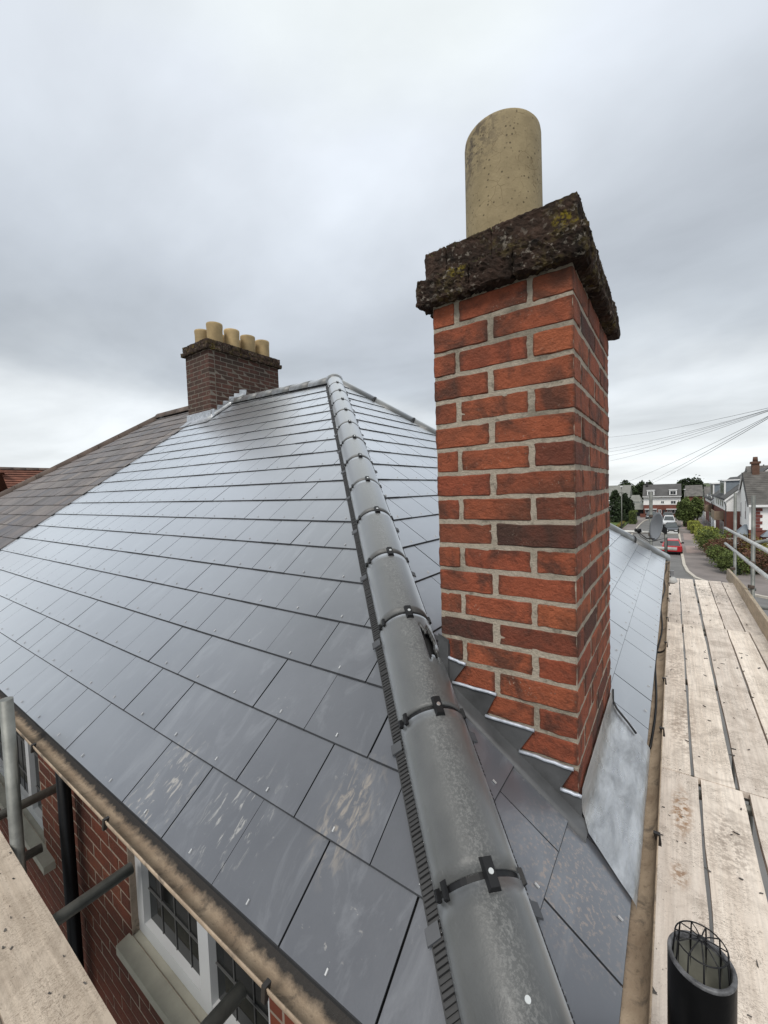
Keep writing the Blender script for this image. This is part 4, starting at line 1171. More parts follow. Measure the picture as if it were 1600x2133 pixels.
for i, (x, y, hgt) in enumerate([(-6.80, 3.88, 1.03), (-6.80, 4.24, 1.0), (-6.80, 4.60, .97), (-6.80, 4.95, .98), (-7.16, 3.86, .92), (-7.16, 4.25, .95), (-7.16, 4.62, .95), (-7.16, 4.95, .95)]):
    o = link('chimney_pot', pm, None, st, (x, y, SZ + .14)); o.scale = (1, 1, hgt)
# lead steps and saddle at the foot of the stack
pts = [(3.60, 2.745), (3.74, 2.85), (3.865, 2.945), (3.99, 3.04), (4.10, 3.12), (4.22, 3.21), (4.34, 3.25)]
for i, (y, zz) in enumerate(pts[:-1]):
    y2 = pts[i + 1][0]
    poly = [(SX1 + .004 + .001 * (i % 2), y - .03, y * T + .0), (SX1 + .004 + .001 * (i % 2), y - .02, zz + .0), (SX1 + .004 + .001 * (i % 2), y2 + .02, zz + .03), (SX1 + .004 + .001 * (i % 2), y2, y2 * T)]
    link('step_flashing', MB().prism(poly, (.004, 0, 0)), M_LEAD, st)
vs = []
for i in range(13):
    y = 3.50 + i * .065
    for (dx, dz_) in ((0.0, .075), (.012, .035), (.09, .025)): vs.append((SX1 + .006 + dx, y, y * T + dz_ + .006 * noise.noise(Vector((y * 9, dx * 9, 0)))))
link('soaker_flashing', MB().add(vs, [(i * 3 + j, (i + 1) * 3 + j, (i + 1) * 3 + j + 1, i * 3 + j + 1) for i in range(12) for j in range(2)], True), M_LEAD, st)
vs = []
for i in range(13):
    x = SX0 - .05 + i * (SX1 - SX0 + .16) / 12
    for (y, h) in ((SY0 - .006, .15), (SY0 - .012, .04), (SY0 - .08, .022), (SY0 - .17, .024)):
        vs.append((x, y, y * T + h + .008 * noise.noise(Vector((x * 16, y * 9, 2)))))
link('apron_flashing', MB().add(vs, [(i * 4 + j, (i + 1) * 4 + j, (i + 1) * 4 + j + 1, i * 4 + j + 1) for i in range(12) for j in range(3)], True), M_LEAD, st)

# red plain tiled roof beyond
M_REDT = simple('red_plain_tile', (0.155, 0.062, 0.040), 0.85, 0.35, 3, rand=0.15)
rh = empty('house', (-30, 10, G), 'house with a rust red tiled roof showing beyond the brown hip', 'house')
RX, RZ = -26.9, 2.98
g = MB(); g.add([(RX, 4.9, RZ), (RX, 22, RZ), (RX + 6, 22, RZ - 5), (RX + 6, 4.9, RZ - 5), (RX - 6, 22, RZ - 5), (RX - 6, 4.9, RZ - 5)], [(0, 1, 2, 3), (0, 5, 4, 1)])
rr_ = link('roof', g, M_REDT, rh)
nn = Vector((.64, 0, .768)); dn = Vector((.768, 0, -.64))
for i in range(18):
    p = Vector((RX, 0, RZ)) + dn * (.10 + i * .19); a, b = p + Vector((0, 4.9, 0)), p + Vector((0, 22, 0)); up = -dn * .19
    link('tile_course', MB().hexa([a, b, b + up, a + up], [a + nn * .055, b + nn * .055, b + up + nn * .012, a + up + nn * .012]), M_REDT, rr_)
for i in range(24):
    y = 4.9 + i * .5; halfround((RX, y, RZ), (RX, y + .5, RZ), .13, -.03, M_RIDGEB, rr_, 'ridge_tile', na=6)
link('wall', MB().box(RX - 5.4, RX + 5.4, 5.2, 21.6, G, RZ - 4.55), M_WALLB, rh)
link('cross_roof', MB().add([(-26.0, 5.0, 2.75), (-27.6, 2.0, 4.6), (-29, -1.0, 2.75), (-40, 5.0, 2.75), (-41, 2.0, 4.6), (-42, -1.0, 2.75)], [(0, 1, 2), (3, 5, 4), (0, 3, 4, 1), (1, 4, 5, 2)]), M_REDT, rh)
link('cross_wall', MB().box(-41, -28, -.8, 4.85, G, 2.7), M_WALLB, rh)

# ------------------------------------------------------------------ scaffold
ZP = -0.62; TB = 0.040
scaf = empty('scaffold', (1.1, 6.0, ZP), 'galvanised tube scaffold with guard rails and toe boards round the house eaves', 'scaffold')
def tube(name, a, b, r=0.026, mat=None, parent=None):
    return link(name, MB().tube([a, b], r, 14), mat or M_TUBE, parent or scaf)
def coupler(p, s=0.036):
    x, y, z_ = p
    return link('coupler', rough_box(s * 2, s * 2, s * 1.5, int(abs(y) * 100), 0.008, .003), M_COUP, scaf, p)
# outer standards with rails
tube('standard', (1.10, 7.70, G), (1.10, 7.70, 0.935)); tube('standard', (1.10, 9.95, G), (1.10, 9.95, 0.93))
tube('standard', (1.10, 3.0, G), (1.10, 3.0, 0.935))
tube('guard_rail', (1.055, 11.3, 0.115), (1.055, 2.4, 0.42), .027, M_TUBEL); tube('guard_rail', (1.055, 11.2, -0.225), (1.055, 2.4, 0.10), .027, M_TUBEL)
for p in ((1.08, 7.70, .235), (1.08, 9.95, .16), (1.08, 7.70, -.095), (1.08, 9.95, -.18), (1.08, 7.70, -.47), (1.06, 9.85, -.56)): coupler(p)
def toeb(y0, y1, z0, z1):
    a = [(0.955, y0, z0), (0.992, y0, z0), (0.992, y1, z1), (0.955, y1, z1)]
    dzz = Vector((0.012, 0, .205)); return link('toe_board', MB().hexa(a, [Vector(p) + dzz for p in a]), M_TOE, scaf)
toeb(2.6, 7.42, ZP + .02, -.655); toeb(7.36, 9.80, -.64, -.765)
# ledgers and transoms under the boards
tube('ledger', (1.10, 2.0, ZP - .10), (1.10, 10.2, ZP - .10))
for y in (0.5, 2.33, 2.46, 4.0, 5.62, 5.78, 7.3, 8.6): tube('transom', (-.12, y, ZP - .068), (1.25, y, ZP - .068))
# tubes seen past the far corner of the roof
tube('standard', (-0.213, 7.72, G), (-0.213, 7.72, 1.03), .0265); coupler((-.213, 7.70, .30)); coupler((-.213, 7.70, .62), .03)
tube('guard_rail', (-1.6, 7.80, .345), (.164, 7.78, .318), .026, M_TUBEL); tube('guard_rail', (-1.5, 7.80, .085), (.152, 7.78, .056), .026, M_TUBEL)
tube('guard_rail', (1.10, 7.78, .20), (1.45, 8.4, .2))
# front lift: standard against the inner board edge, transoms reaching to the wall
ZF = -0.55
tube('standard', (-2.715, -.118, G), (-2.66, -.118, 0.195), .0285)
tube('transom', (-2.085, -1.0, ZF - .068), (-2.067, .172, ZF - .068), .0265)
tube('transom', (-3.10, -1.0, ZF - .068), (-3.08, .172, ZF - .068), .0265)
tube('transom', (-1.207, -1.0, ZF - .068), (-1.185, .172, ZF - .068), .0275)
tube('transom', (-2.92, -.5, ZF - .27), (-2.90, .03, ZF - .27), .024)
tube('transom', (-4.3, -1.0, ZF - .068), (-4.28, .17, ZF - .068), .0265)
tube('ledger', (-6, -.60, ZF - .12), (0.2, -.60, ZF - .12))

# boards: each lies loose on the transoms
def board(x0, x1, y0, y1, label, dz_=0.0, mat=None, grp='scaffold boards laid along the slate roof', zz=ZP):
    rb_ = random.Random(int(x0 * 1000 + y0 * 77))
    n = 10; m = MB(); alongx = (x1 - x0) > (y1 - y0); vs = []
    for i in range(n + 1):
        t_ = i / n
        w = [rb_.uniform(-.0035, .0035) for _ in range(4)]
        if alongx:
            x = x0 + (x1 - x0) * t_
            ring_ = [(x, y0 + w[0], zz - TB), (x, y1 + w[1], zz - TB), (x, y1 + w[1], zz + w[2] * .5), (x, y0 + w[0], zz + w[3] * .5)]
        else:
            y = y0 + (y1 - y0) * t_
            ring_ = [(x0 + w[0], y, zz - TB), (x1 + w[1], y, zz - TB), (x1 + w[1], y, zz + w[2] * .5), (x0 + w[0], y, zz + w[3] * .5)]
        vs += [(a, b, c + dz_) for a, b, c in ring_]
    fs = [(3, 2, 1, 0), tuple(n * 4 + q for q in range(4))]
    for i in range(n):
        for q in range(4): fs.append((i * 4 + q, i * 4 + (q + 1) % 4, (i + 1) * 4 + (q + 1) % 4, (i + 1) * 4 + q))
    m.add(vs, fs)
    return tag(link('scaffold_board', m, mat or M_BOARD), label, 'scaffold board', grp)
ordn = ['beside the gutter', 'second from the gutter', 'third from the gutter, along the wide gap', 'fourth from the gutter', 'outermost, against the toe board']
xsf = [(-.02, .183), (.196, .392), (.420, .610), (.622, .793), (.806, .955)]
for (a, b), o_ in zip(xsf, ordn): board(a, b, 5.705, 8.74 - (0.06 if a > .8 else 0) , 'pale scaffold board in far walkway run, ' + o_, -.004)
xsm = [(-.02, .190), (.205, .395), (.418, .622), (.634, .826), (.838, 1.03)]
for (a, b), o_ in zip(xsm, ordn): board(a, b, 2.39, 5.695, 'weathered scaffold board in middle walkway run, ' + o_)
xsn = [(-.0, .219), (.232, .427), (.456, .66), (.673, .87), (.884, 1.08)]
for (a, b), o_ in zip(xsn, ['orange stained, beside gutter and black pipe', 'scuffed, second from the gutter', 'third from the gutter, along the wide gap', 'fourth from the gutter', 'outermost, on the open side']): board(a, b, 0.46, 2.38, 'near run scaffold board, ' + o_)
board(-6.0, -0.35, -.362, -.148, 'pale sandy scaffold board nearest the brick wall, below the front gutter', 0, M_BOARDX, 'scaffold boards under the front gutter', ZF)
board(-6.0, -0.35, -.590, -.378, 'scaffold board across a dark gap from the one nearest the brick wall', 0, M_BOARDX, 'scaffold boards under the front gutter', ZF)
# slate chips and mortar crumbs on the boards
M_CHIP = simple('slate_chip', (0.085, 0.078, 0.072), 0.8, 0.6, 30)
cm = MB(); rc_ = random.Random(9)
for _ in range(190):
    if rc_.random() < .82: x, y, zz = rc_.uniform(0, .95), 0.9 + 7.6 * rc_.random() ** 1.5, ZP + .002
    else: x, y, zz = rc_.uniform(-3, -.6), rc_.uniform(-.36, -.15), ZF + .002
    L = rc_.uniform(.003, .015) * (1.5 if y > 4 else 1); W_ = L * rc_.uniform(.15, .5); a = rc_.uniform(0, pi)
    if y < 0: L *= .55; W_ *= .6
    d = Vector((cos(a), sin(a), 0)); e = Vector((-sin(a), cos(a), 0)); p = Vector((x, y, zz)); h = rc_.uniform(.002, .005)
    b = [p - d * L - e * W_, p + d * L * .7 - e * W_ * .5, p + d * L + e * W_ * .6, p - d * L * .6 + e * W_]
    cm.hexa(b, [q + Vector((0, 0, h)) for q in b])
stuff(link('slate_chips', cm, M_CHIP), 'chips of slate and mortar crumbs scattered on the boards', 'debris')

# ------------------------------------------------------------------ black vent pipe with wire balloon guard
VP = Vector((0.1462, 0.345, 0.0)); VZ = 0.212
vp = empty('vent_pipe', (VP.x, VP.y, G), 'tall black soil vent pipe with a wire balloon cage in its open top', 'vent pipe')
link('pipe', MB().lathe([(0.056, G), (0.056, VZ - .002), (0.0555, VZ)], (VP.x, VP.y, 0), 48), M_PIPE, vp)
link('rim', MB().lathe([(0.0562, VZ - .004), (0.0562, VZ + .0012), (0.0545, VZ + .0024), (0.0498, VZ + .0024), (0.0486, VZ + .001), (0.0486, VZ - .01)], (VP.x, VP.y, 0), 48), M_RIM, vp)
link('pipe_lining', MB().lathe([(0.0487, VZ - .008), (0.0485, VZ - .5), (0.0005, VZ - .5)], (VP.x, VP.y, 0), 40), M_PIPEIN, vp)
cg = None
N_ = 11; hub = VP + Vector((0, 0, VZ + .047)); rg = 0.043; zr_ = VZ + .036
ringp = [VP + Vector((rg * cos(2 * pi * i / 33), rg * sin(2 * pi * i / 33), zr_ - VP.z)) for i in range(34)]
cg = link('wire_cage', MB().tube(ringp, .0014, 6), M_BLACK, vp)
for i in range(N_):
    a = 2 * pi * i / N_ + .2; d = Vector((cos(a), sin(a), 0))
    p = VP + Vector((0, 0, zr_)) + d * rg
    link('cage_wire', MB().tube([hub, hub + (p - hub) * .5 + Vector((0, 0, .002)), p, VP + Vector((0, 0, VZ - .01)) + d * .0465, VP + Vector((0, 0, VZ - .07)) + d * .0465], [.0011, .0012, .0014, .0017, .0017], 6), M_BLACK, cg)
link('cage_hub', MB().lathe([(.0065, -.002), (.0055, .002), (.0003, .0025)], hub, 12), M_BLACK, cg)

# ------------------------------------------------------------------ satellite dish
M_DISH = simple('dish_grey', (0.20, 0.21, 0.225), 0.45, 0.08, 5)
sdsh = empty('satellite_dish', (0.0, 7.30, -.13), 'grey satellite dish on a pole at the far corner of the slate roof', 'satellite dish')
link('mast', MB().tube([(0.004, 7.30, -.14), (0.0, 7.30, .43)], .021, 14), M_TUBE, sdsh)
link('mast_clamp', rough_box(.07, .07, .035, 2, .006, .002), M_COUP, sdsh, (0.004, 7.30, .012))
nd = Vector((-.90, -.40, .16)).normalized(); ad = nd.cross(Vector((0, 0, 1))).normalized(); bd = ad.cross(nd)
dc = Vector((-.085, 7.22, .475)); vs, fs = [], []
nrg, nsg = 7, 28
for t_ in (0, 1):
    for i in range(nrg + 1):
        r = .232 * i / nrg
        for k in range(nsg):
            a = 2 * pi * k / nsg
            vs.append(dc + ad * (r * .93 * cos(a)) + bd * (r * sin(a)) + nd * (.9 * r * r - t_ * .006))
n1_ = (nrg + 1) * nsg
for t_ in (0, 1):
    for i in range(nrg):
        for k in range(nsg):
            q = t_ * n1_; fs.append((q + i * nsg + k, q + i * nsg + (k + 1) % nsg, q + (i + 1) * nsg + (k + 1) % nsg, q + (i + 1) * nsg + k))
for k in range(nsg): fs.append((nrg * nsg + k, nrg * nsg + (k + 1) % nsg, n1_ + nrg * nsg + (k + 1) % nsg, n1_ + nrg * nsg + k))
link('reflector', MB().add(vs, fs, True), M_DISH, sdsh)
lnb = dc + nd * .30 - bd * .10
link('feed_arm', MB().tube([dc - bd * .20 + nd * .03, dc - bd * .21 + nd * .15, lnb - bd * .02], .009, 8), M_GUTB, sdsh)
link('receiver_head', MB().tube([lnb + nd * .04, lnb - nd * .0, lnb - nd * .045], [.026, .03, .034], 12), M_BLACK, sdsh)
link('receiver_cap', MB().tube([lnb - nd * .045, lnb - nd * .06], [.03, .022], 12), M_UPVC, sdsh)
link('back_bracket', MB().hexa([dc - nd * .01 + ad * .03 - bd * .05, dc - nd * .01 - ad * .03 - bd * .05, (0.02, 7.28, .36), (-.02, 7.32, .36)], [dc - nd * .01 + ad * .03 + bd * .05, dc - nd * .01 - ad * .03 + bd * .05, (0.02, 7.28, .45), (-.02, 7.32, .45)]), M_BLACK, sdsh)
tag(link('cable', MB().tube([lnb - bd * .03, lnb - bd * .09 + nd * -.06, dc - bd * .26 + nd * .1, dc - bd * .22, Vector((0.02, 7.27, .30)), Vector((.024, 7.27, -.05))], .005, 6), M_BLACK), 'black aerial lead looping from the dish arm down its pole', 'cable')

# small security lantern by the gutter
M_LAMPG = simple('lantern_grey', (0.42, 0.42, 0.41), 0.5, 0.1)
sl = empty('security_light', (0.04, 6.6, -.42), 'small grey dome security light on a black bracket above the far boards', 'wall light')
link('bracket', MB().box(.018, .03, 6.58, 6.60, -.44, -.13), M_BLACK, sl)
link('bracket_foot', MB().box(.012, .075, 6.575, 6.605, -.46, -.441), M_BLACK, sl)
link('bracket_arm', MB().box(.031, .07, 6.57, 6.595, -.205, -.185), M_BLACK, sl)
link('sensor_box', MB().box(.024, .108, 6.62, 6.68, -.185, -.115), M_DISH, sl)
link('lamp_hood', MB().lathe([(.0755, -.075), (.075, -.05), (.064, -.022), (.04, -.004), (.0005, 0)], (.075, 6.61, -.20), 20), M_LAMPG, sl)
link('lamp_lens', MB().lathe([(.070, -.072), (.045, -.095), (.0005, -.10)], (.075, 6.61, -.20), 20), M_BLACK, sl)

# ------------------------------------------------------------------ street: houses
M_RENDER = simple('white_render', (0.88, 0.87, 0.85), 0.85, 0.05, 0.6)
M_HB = simple('house_brick_red', (0.165, 0.060, 0.043), 0.9, 0.14, 1.5)
M_HB2 = simple('quoin_brick_red', (0.16, 0.050, 0.042), 0.9, 0.2, 3)
M_ROOFG = simple('grey_roof_tile', (0.085, 0.083, 0.082), 0.85, 0.2, 0.8)
M_ROOFW = simple('weathered_roof_tile', (0.115, 0.108, 0.10), 0.85, 0.35, 1.2)
M_WHITE = simple('white_trim', (0.78, 0.78, 0.78), 0.6, 0.04)
M_DGLASS = simple('far_window_glass', (0.035, 0.04, 0.045), 0.12, 0.3, 0.7)
M_DARK = simple('dark_trim', (0.02, 0.02, 0.022), 0.6)
M_CLAD = simple('grey_dormer_cladding', (0.19, 0.22, 0.25), 0.7, 0.1, 2)
M_TAN = simple('tan_timber', (0.28, 0.21, 0.15), 0.8, 0.2, 2)
M_GREYR = simple('pale_grey_roof', (0.20, 0.20, 0.18), 0.85, 0.15, 1)
def win_y(p, x0, x1, z0, z1, y, n=2, fr=.07):
    f = link('window', MB().box(x0, x1, y - .05, y + .04, z0, z1), M_WHITE, p)
    L = (x1 - x0 - fr) / n
    for i in range(n): link('pane', MB().box(x0 + fr + i * L, x0 + (i + 1) * L, y - .058, y - .052, z0 + fr, z1 - fr), M_DGLASS, f)
def win_x(p, y0, y1, z0, z1, x, n=2, fr=.08, s=-1):
    f = link('window', MB().box(x - .05, x + .04, y0, y1, z0, z1), M_WHITE, p)
    L = (y1 - y0 - fr) / n
    for i in range(n): link('pane', MB().box(x + s * .058, x + s * .052, y0 + fr + i * L, y0 + (i + 1) * L, z0 + fr, z1 - fr), M_DGLASS, f)

# house closing the street
fh = empty('house', (-2, 109, G), 'white and red brick house with two white dormers at the end of the street', 'house')
link('brick_wall', MB().box(-5.25, 1.32, 106.0, 113, G, -3.52), M_HB, fh)
link('render_wall', MB().box(-5.28, 1.35, 105.95, 113.05, -3.515, -1.66), M_RENDER, fh)
fr_ = link('roof', MB().prism([(-5.45, 105.5, -1.74), (-5.45, 109.5, .93), (-5.45, 113.5, -1.74)], (6.95, 0, 0)), M_ROOFG, fh)
link('gutter', MB().box(-5.45, 1.5, 105.38, 105.5, -1.80, -1.66), M_WHITE, fh)
link('chimney', MB().box(-4.95, -4.55, 108.6, 109.4, .5, 1.55), M_DARK, fr_)
for (a, b) in ((-4.6, -3.25), (-.62, .72)):
    d = link('dormer', MB().box(a, b, 105.7, 108.2, -1.42, -.38), M_WHITE, fr_)
    L = (b - a - .5) / 2
    for i in range(2): link('pane', MB().box(a + .22 + i * (L + .06), a + .22 + i * (L + .06) + L, 105.66, 105.69, -1.28, -.60), M_DGLASS, d)
    link('dormer_lid', MB().box(a - .08, b + .08, 105.6, 108.3, -.375, -.27), M_WHITE, d)
win_y(fh, -2.10, -1.50, -3.25, -2.66, 105.95); win_y(fh, -.36, .56, -3.35, -2.64, 105.95); win_y(fh, -4.25, -3.7, -3.3, -2.68, 105.95)
link('porch_canopy', MB().box(-5.05, -2.80, 105.3, 105.99, -4.50, -4.36), M_WHITE, fh); link('porch_canopy', MB().box(-1.15, .85, 105.3, 105.99, -4.50, -4.38), M_WHITE, fh)
for a, b, n in ((-4.95, -4.35, 2), (-4.2, -3.6, 1), (-3.4, -2.85, 2), (-2.6, -2.0, 2), (-.95, -.35, 2), (-.2, .35, 1), (.45, .95, 1)): win_y(fh, a, b, -5.35, -4.56, 105.99, n)
link('door', MB().box(-1.80, -1.28, 105.9, 105.98, -5.95, -4.6), M_DARK, fh)
link('garden_wall', MB().box(-5.75, .4, 103.0, 103.25, G, -5.28), M_HB, fh)

lw = empty('house', (-6.7, 109, G), 'low grey roofed garage wing with a dark opening beside the end house', 'garage')
link('wall', MB().box(-8.2, -5.5, 108.0, 113, G, -4.5), M_DARK, lw)
link('roof', MB().prism([(-8.3, 106.5, -4.55), (-8.3, 110, -3.25), (-8.3, 113.5, -4.55)], (2.95, 0, 0)), M_GREYR, lw)
def plainhouse(x0, x1, y0, y1, zr, ze, zb, label, mr=M_GREYR, mw=M_RENDER, hip=0.0):
    h = empty('house', ((x0 + x1) / 2, (y0 + y1) / 2, zb), label, 'house')
    link('wall', MB().box(x0 + .2, x1 - .2, y0 + .3, y1 - .3, zb, ze), mw, h)
    ym = (y0 + y1) / 2
    link('roof', MB().add([(x0, y0, ze), (x1, y0, ze), (x1 - hip, ym, zr), (x0 + hip, ym, zr), (x1, y1, ze), (x0, y1, ze)], [(0, 1, 2, 3), (3, 2, 4, 5), (0, 3, 5), (1, 4, 2), (0, 5, 4, 1)]), mr, h)
    return h
plainhouse(-9.2, -6.4, 119, 127, -1.7, -3.25, G, 'small pale grey roof with a sloping end, between dark trees', hip=.6)
plainhouse(-15, -9.3, 125, 134, .95, -2.2, G, 'grey roofed house half hidden by the tall dark tree')
plainhouse(2.6, 6.2, 128, 138, .35, -2.4, G, 'brown roofed house behind the round green tree', M_ROOFW, M_HB)
plainhouse(5.7, 12, 112, 120, .05, -2.2, G, 'grey roofed house behind the dormers of the terrace', M_ROOFW, M_HB)

# terrace on the far side of the footway: two white and brick houses, gable towards us
def terrace(y0, y1, x0, label, dorm, win_rows, porch, dz=0.0):
    h = empty('house', (x0 + 3.7, (y0 + y1) / 2, G), label, 'house'); x1 = x0 + 7.4; xm = (x0 + x1) / 2; ze, zr = -.92 + dz, 2.45 + dz
    link('brick_wall', MB().box(x0 + .02, x1 - .02, y0 + .02, y1, G, -2.475), M_HB, h)
    link('render_wall', MB().prism([(x0, y0, -2.47), (x1, y0, -2.47), (x1, y0, ze), (xm, y0, zr - .12), (x0, y0, ze)], (0, y1 - y0, 0)), M_RENDER, h)
    k = (zr - ze) / (xm - x0)
    rf = link('roof', MB().add([(x0 - .18, y0 - .18, ze - .18 * k + .14), (xm, y0 - .18, zr + .14), (x1 + .4, y0 - .18, ze - .4 * k + .14), (x0 - .18, y1, ze - .18 * k + .14), (xm, y1, zr + .14), (x1 + .4, y1, ze - .4 * k + .14),
                                (x0 - .18, y0 - .18, ze - .18 * k), (xm, y0 - .18, zr), (x1 + .4, y0 - .18, ze - .4 * k), (x0 - .18, y1, ze - .18 * k), (xm, y1, zr), (x1 + .4, y1, ze - .4 * k)],
                               [(0, 1, 4, 3), (1, 2, 5, 4), (6, 9, 10, 7), (7, 10, 11, 8), (0, 6, 7, 1), (1, 7, 8, 2), (0, 3, 9, 6), (2, 8, 11, 5), (3, 4, 10, 9), (4, 5, 11, 10)]), M_ROOFG, h)
    link('barge_board', MB().hexa([(x0 - .20, y0 - .24, ze - .20 * k - .26), (xm, y0 - .24, zr - .26), (xm, y0 - .185, zr - .26), (x0 - .20, y0 - .185, ze - .20 * k - .26)],
                                  [(x0 - .20, y0 - .24, ze - .20 * k + .0), (xm, y0 - .24, zr + .0), (xm, y0 - .185, zr + .0), (x0 - .20, y0 - .185, ze - .20 * k + .0)]), M_WHITE, h)
    link('gutter', MB().tube([(x0 - .24, y0 - .1, ze - .18 * k), (x0 - .24, y1, ze - .18 * k)], .06, 8), M_DARK, h)
    link('downpipe', MB().tube([(x0 - .18, y0 + .1, ze - .5 * k), (x0 - .1, y0 - .06, ze - .75), (x0 - .06, y0 - .06, ze - .95), (x0 - .06, y0 - .06, G)], .05, 8), M_DARK, h)
    for (a, b) in dorm:
        xd = x0 + .25; zt = 1.18 + dz * .6
        zb0 = ze + k * (xd - x0)
        d = link('dormer', MB().prism([(xd, a, zb0 - .05), (xd, a, zt), (xd + (zt - zb0) / k + .1, a, zt)], (0, b - a, 0)), M_CLAD, rf)
        link('dormer_lid', MB().box(xd - .25, xd + 2.3, a - .2, b + .2, zt + .004, zt + .16), M_WHITE, d)
        n = 2; L = (b - a) / n
        for i in range(n): link('pane', MB().box(xd - .03, xd - .004, a + i * L + .15, a + (i + 1) * L - .15, zb0 + .2, zt - .15), M_DGLASS, d)
        for yy in (a - .01, b + .01): link('dormer_post', MB().box(xd - .05, xd + .12, yy - .06, yy + .06, zb0 - .05, zt), M_WHITE, d)
    for (a, b) in win_rows: win_x(h, a, b, -2.15, -1.22, x0, 2)
    for (a, b) in porch:
        cp2 = link('balcony', MB().box(x0 - .95, x0, a, b, -3.72, -3.52), M_TAN, h)
        link('balcony_panel', MB().box(x0 - .95, x0 - .90, a, b, -3.515, -2.62), M_TAN, cp2); link('balcony_panel', MB().box(x0 - .89, x0, a, a + .05, -3.515, -2.62), M_TAN, cp2)
        for yy in (a + .12, (a + b) / 2, b - .12): link('post', MB().tube([(x0 - .85, yy, G), (x0 - .85, yy, -3.72)], .09, 8), M_WHITE, cp2)
        win_x(h, a + .3, b - .3, -5.9, -4.0, x0, 3)
    return h
terrace(63.0, 82.0, 5.30, 'white rendered house over red brick with its blank gable towards the road junction', [(68.5, 74.5)], [(66.5, 67.6), (69, 70.1), (72, 73.1), (75, 76.1)], [(66, 71.5)])
terrace(82.2, 101, 5.22, 'white rendered house over red brick further along the footway, its dormer past the first', [(85.5, 91.5)], [(85, 86.2), (88, 89.2), (91, 92.2), (95, 96.2)], [(84.5, 90)], -.75)

# near house on the corner: white upper floor with red quoins, tiled slope and chimney
nh = empty('house', (10, 59, G), 'white corner house with red quoins, mossy tiled roof and red brick chimney', 'house')
HX, HY, HE, HR, HYR = 6.55, 56.0, -1.28, 1.92, 60.2
link('render_wall', MB().box(HX, 18, HY, 64.3, -4.0, HE), M_RENDER, nh)
link('brick_wall', MB().box(HX + .02, 18, HY + .03, 64.2, G, -4.005), M_HB, nh)
link('gable_wall', MB().prism([(HX, HY, HE + .004), (HX, HYR, HR - .1), (HX, 64.3, HE + .004)], (.3, 0, 0)), M_RENDER, nh)
nrf = link('roof', MB().prism([(HX - .10, HY - .45, HE - .22), (HX - .10, HYR, HR), (HX - .10, 64.8, HE - .22), (HX - .10, 64.8, HE - .08), (HX - .10, HYR, HR + .15), (HX - .10, HY - .45, HE - .08)], (12, 0, 0)), M_ROOFW, nh)
kk = (HR - HE + .2) / (HYR - HY + .45)
for i in range(17):
    y = HY - .45 + i * .27; z_ = HE - .06 + (y - HY + .45) * kk
    link('tile_course', MB().hexa([(HX - .11, y, z_), (18, y, z_), (18, y + .26, z_ + .26 * kk), (HX - .11, y + .26, z_ + .26 * kk)], [(HX - .11, y, z_ + .055), (18, y, z_ + .055), (18, y + .26, z_ + .26 * kk + .012), (HX - .11, y + .26, z_ + .26 * kk + .012)]), M_ROOFW, nrf)
link('barge_board', MB().prism([(HX - .2, HY - .5, HE - .30), (HX - .2, HYR, HR - .08), (HX - .2, HYR, HR + .12), (HX - .2, HY - .5, HE - .10)], (.09, 0, 0)), M_DARK, nh)
link('barge_board', MB().prism([(HX - .2, 64.8, HE - .30), (HX - .2, HYR + .02, HR - .08), (HX - .2, HYR + .02, HR + .12), (HX - .2, 64.8, HE - .10)], (.09, 0, 0)), M_WHITE, nh)
link('fascia', MB().box(HX - .1, 18, HY - .52, HY - .455, HE - .34, HE - .10), M_WHITE, nh)
M_HBR = simple('brown_chimney_brick', (0.12, 0.066, 0.045), 0.9, 0.2, 3)
ck = link('chimney', MB().box(7.2, 7.80, 59.7, 60.7, 1.2, 3.15), M_HBR, nrf)
link('chimney_cap', MB().box(7.1, 7.90, 59.6, 60.8, 2.95, 3.2), M_HBR, ck); link('chimney_pot', MB().tube([(7.5, 60.2, 3.2), (7.5, 60.2, 3.72)], [.24, .20], 10), M_HBR, ck)
for i in range(7):
    z_ = -1.75 - i * .34; w = .52 if i % 2 == 0 else .34
    link('quoin', MB().box(7.06, 7.06 + w, HY - .05, HY - .004, z_ - .30, z_), M_HB2, nh)
win_x(nh, 58.0, 58.6, -3.1, -1.0, HX, 1); win_x(nh, 61.6, 62.2, -3.1, -1.3, HX, 1)
win_y(nh, 8.2, 9.4, -3.5, -1.7, HY, 2)
bay = link('bay_window', MB().box(7.6, 10.0, 55.0, 55.99, G, -4.62), M_HB, nh)
link('bay_roof', MB().add([(7.4, 54.85, -4.60), (10.2, 54.85, -4.60), (9.6, 55.99, -4.0), (8.0, 55.99, -4.0), (7.4, 55.99, -4.60), (10.2, 55.99, -4.60)], [(0, 1, 2, 3), (0, 3, 4), (1, 5, 2), (0, 4, 5, 1), (4, 3, 2, 5)]), M_CLAD, bay)
win_y(nh, 7.75, 9.9, -5.75, -4.72, 54.98, 3, .12)
pch = link('porch', MB().box(5.75, 6.50, 56.4, 58.2, G, -4.55), M_WHITE, nh)
link('porch_roof', MB().add([(5.6, 56.2, -4.52), (6.52, 56.2, -4.52), (6.52, 57.3, -3.55), (6.3, 57.3, -3.55), (5.6, 58.4, -4.52), (6.52, 58.4, -4.52)], [(0, 1, 2, 3), (0, 3, 4), (4, 3, 2, 5), (0, 4, 5, 1), (1, 5, 2)]), M_CLAD, pch)
for i in range(3): link('pane', MB().box(5.82 + i * .23, 6.0 + i * .23, 56.36, 56.39, -5.7, -4.75), M_DGLASS, pch)
link('lean_roof', MB().prism([(9.4, 57.0, 1.9), (9.4, 61, 4.0), (9.4, 65, 1.9)], (9, 0, 0)), M_HB2, nh)
back = plainhouse(8.3, 18, 70.5, 79, 3.1, .4, G, 'mossy brown ridge rising behind the tiled corner house', M_ROOFW)
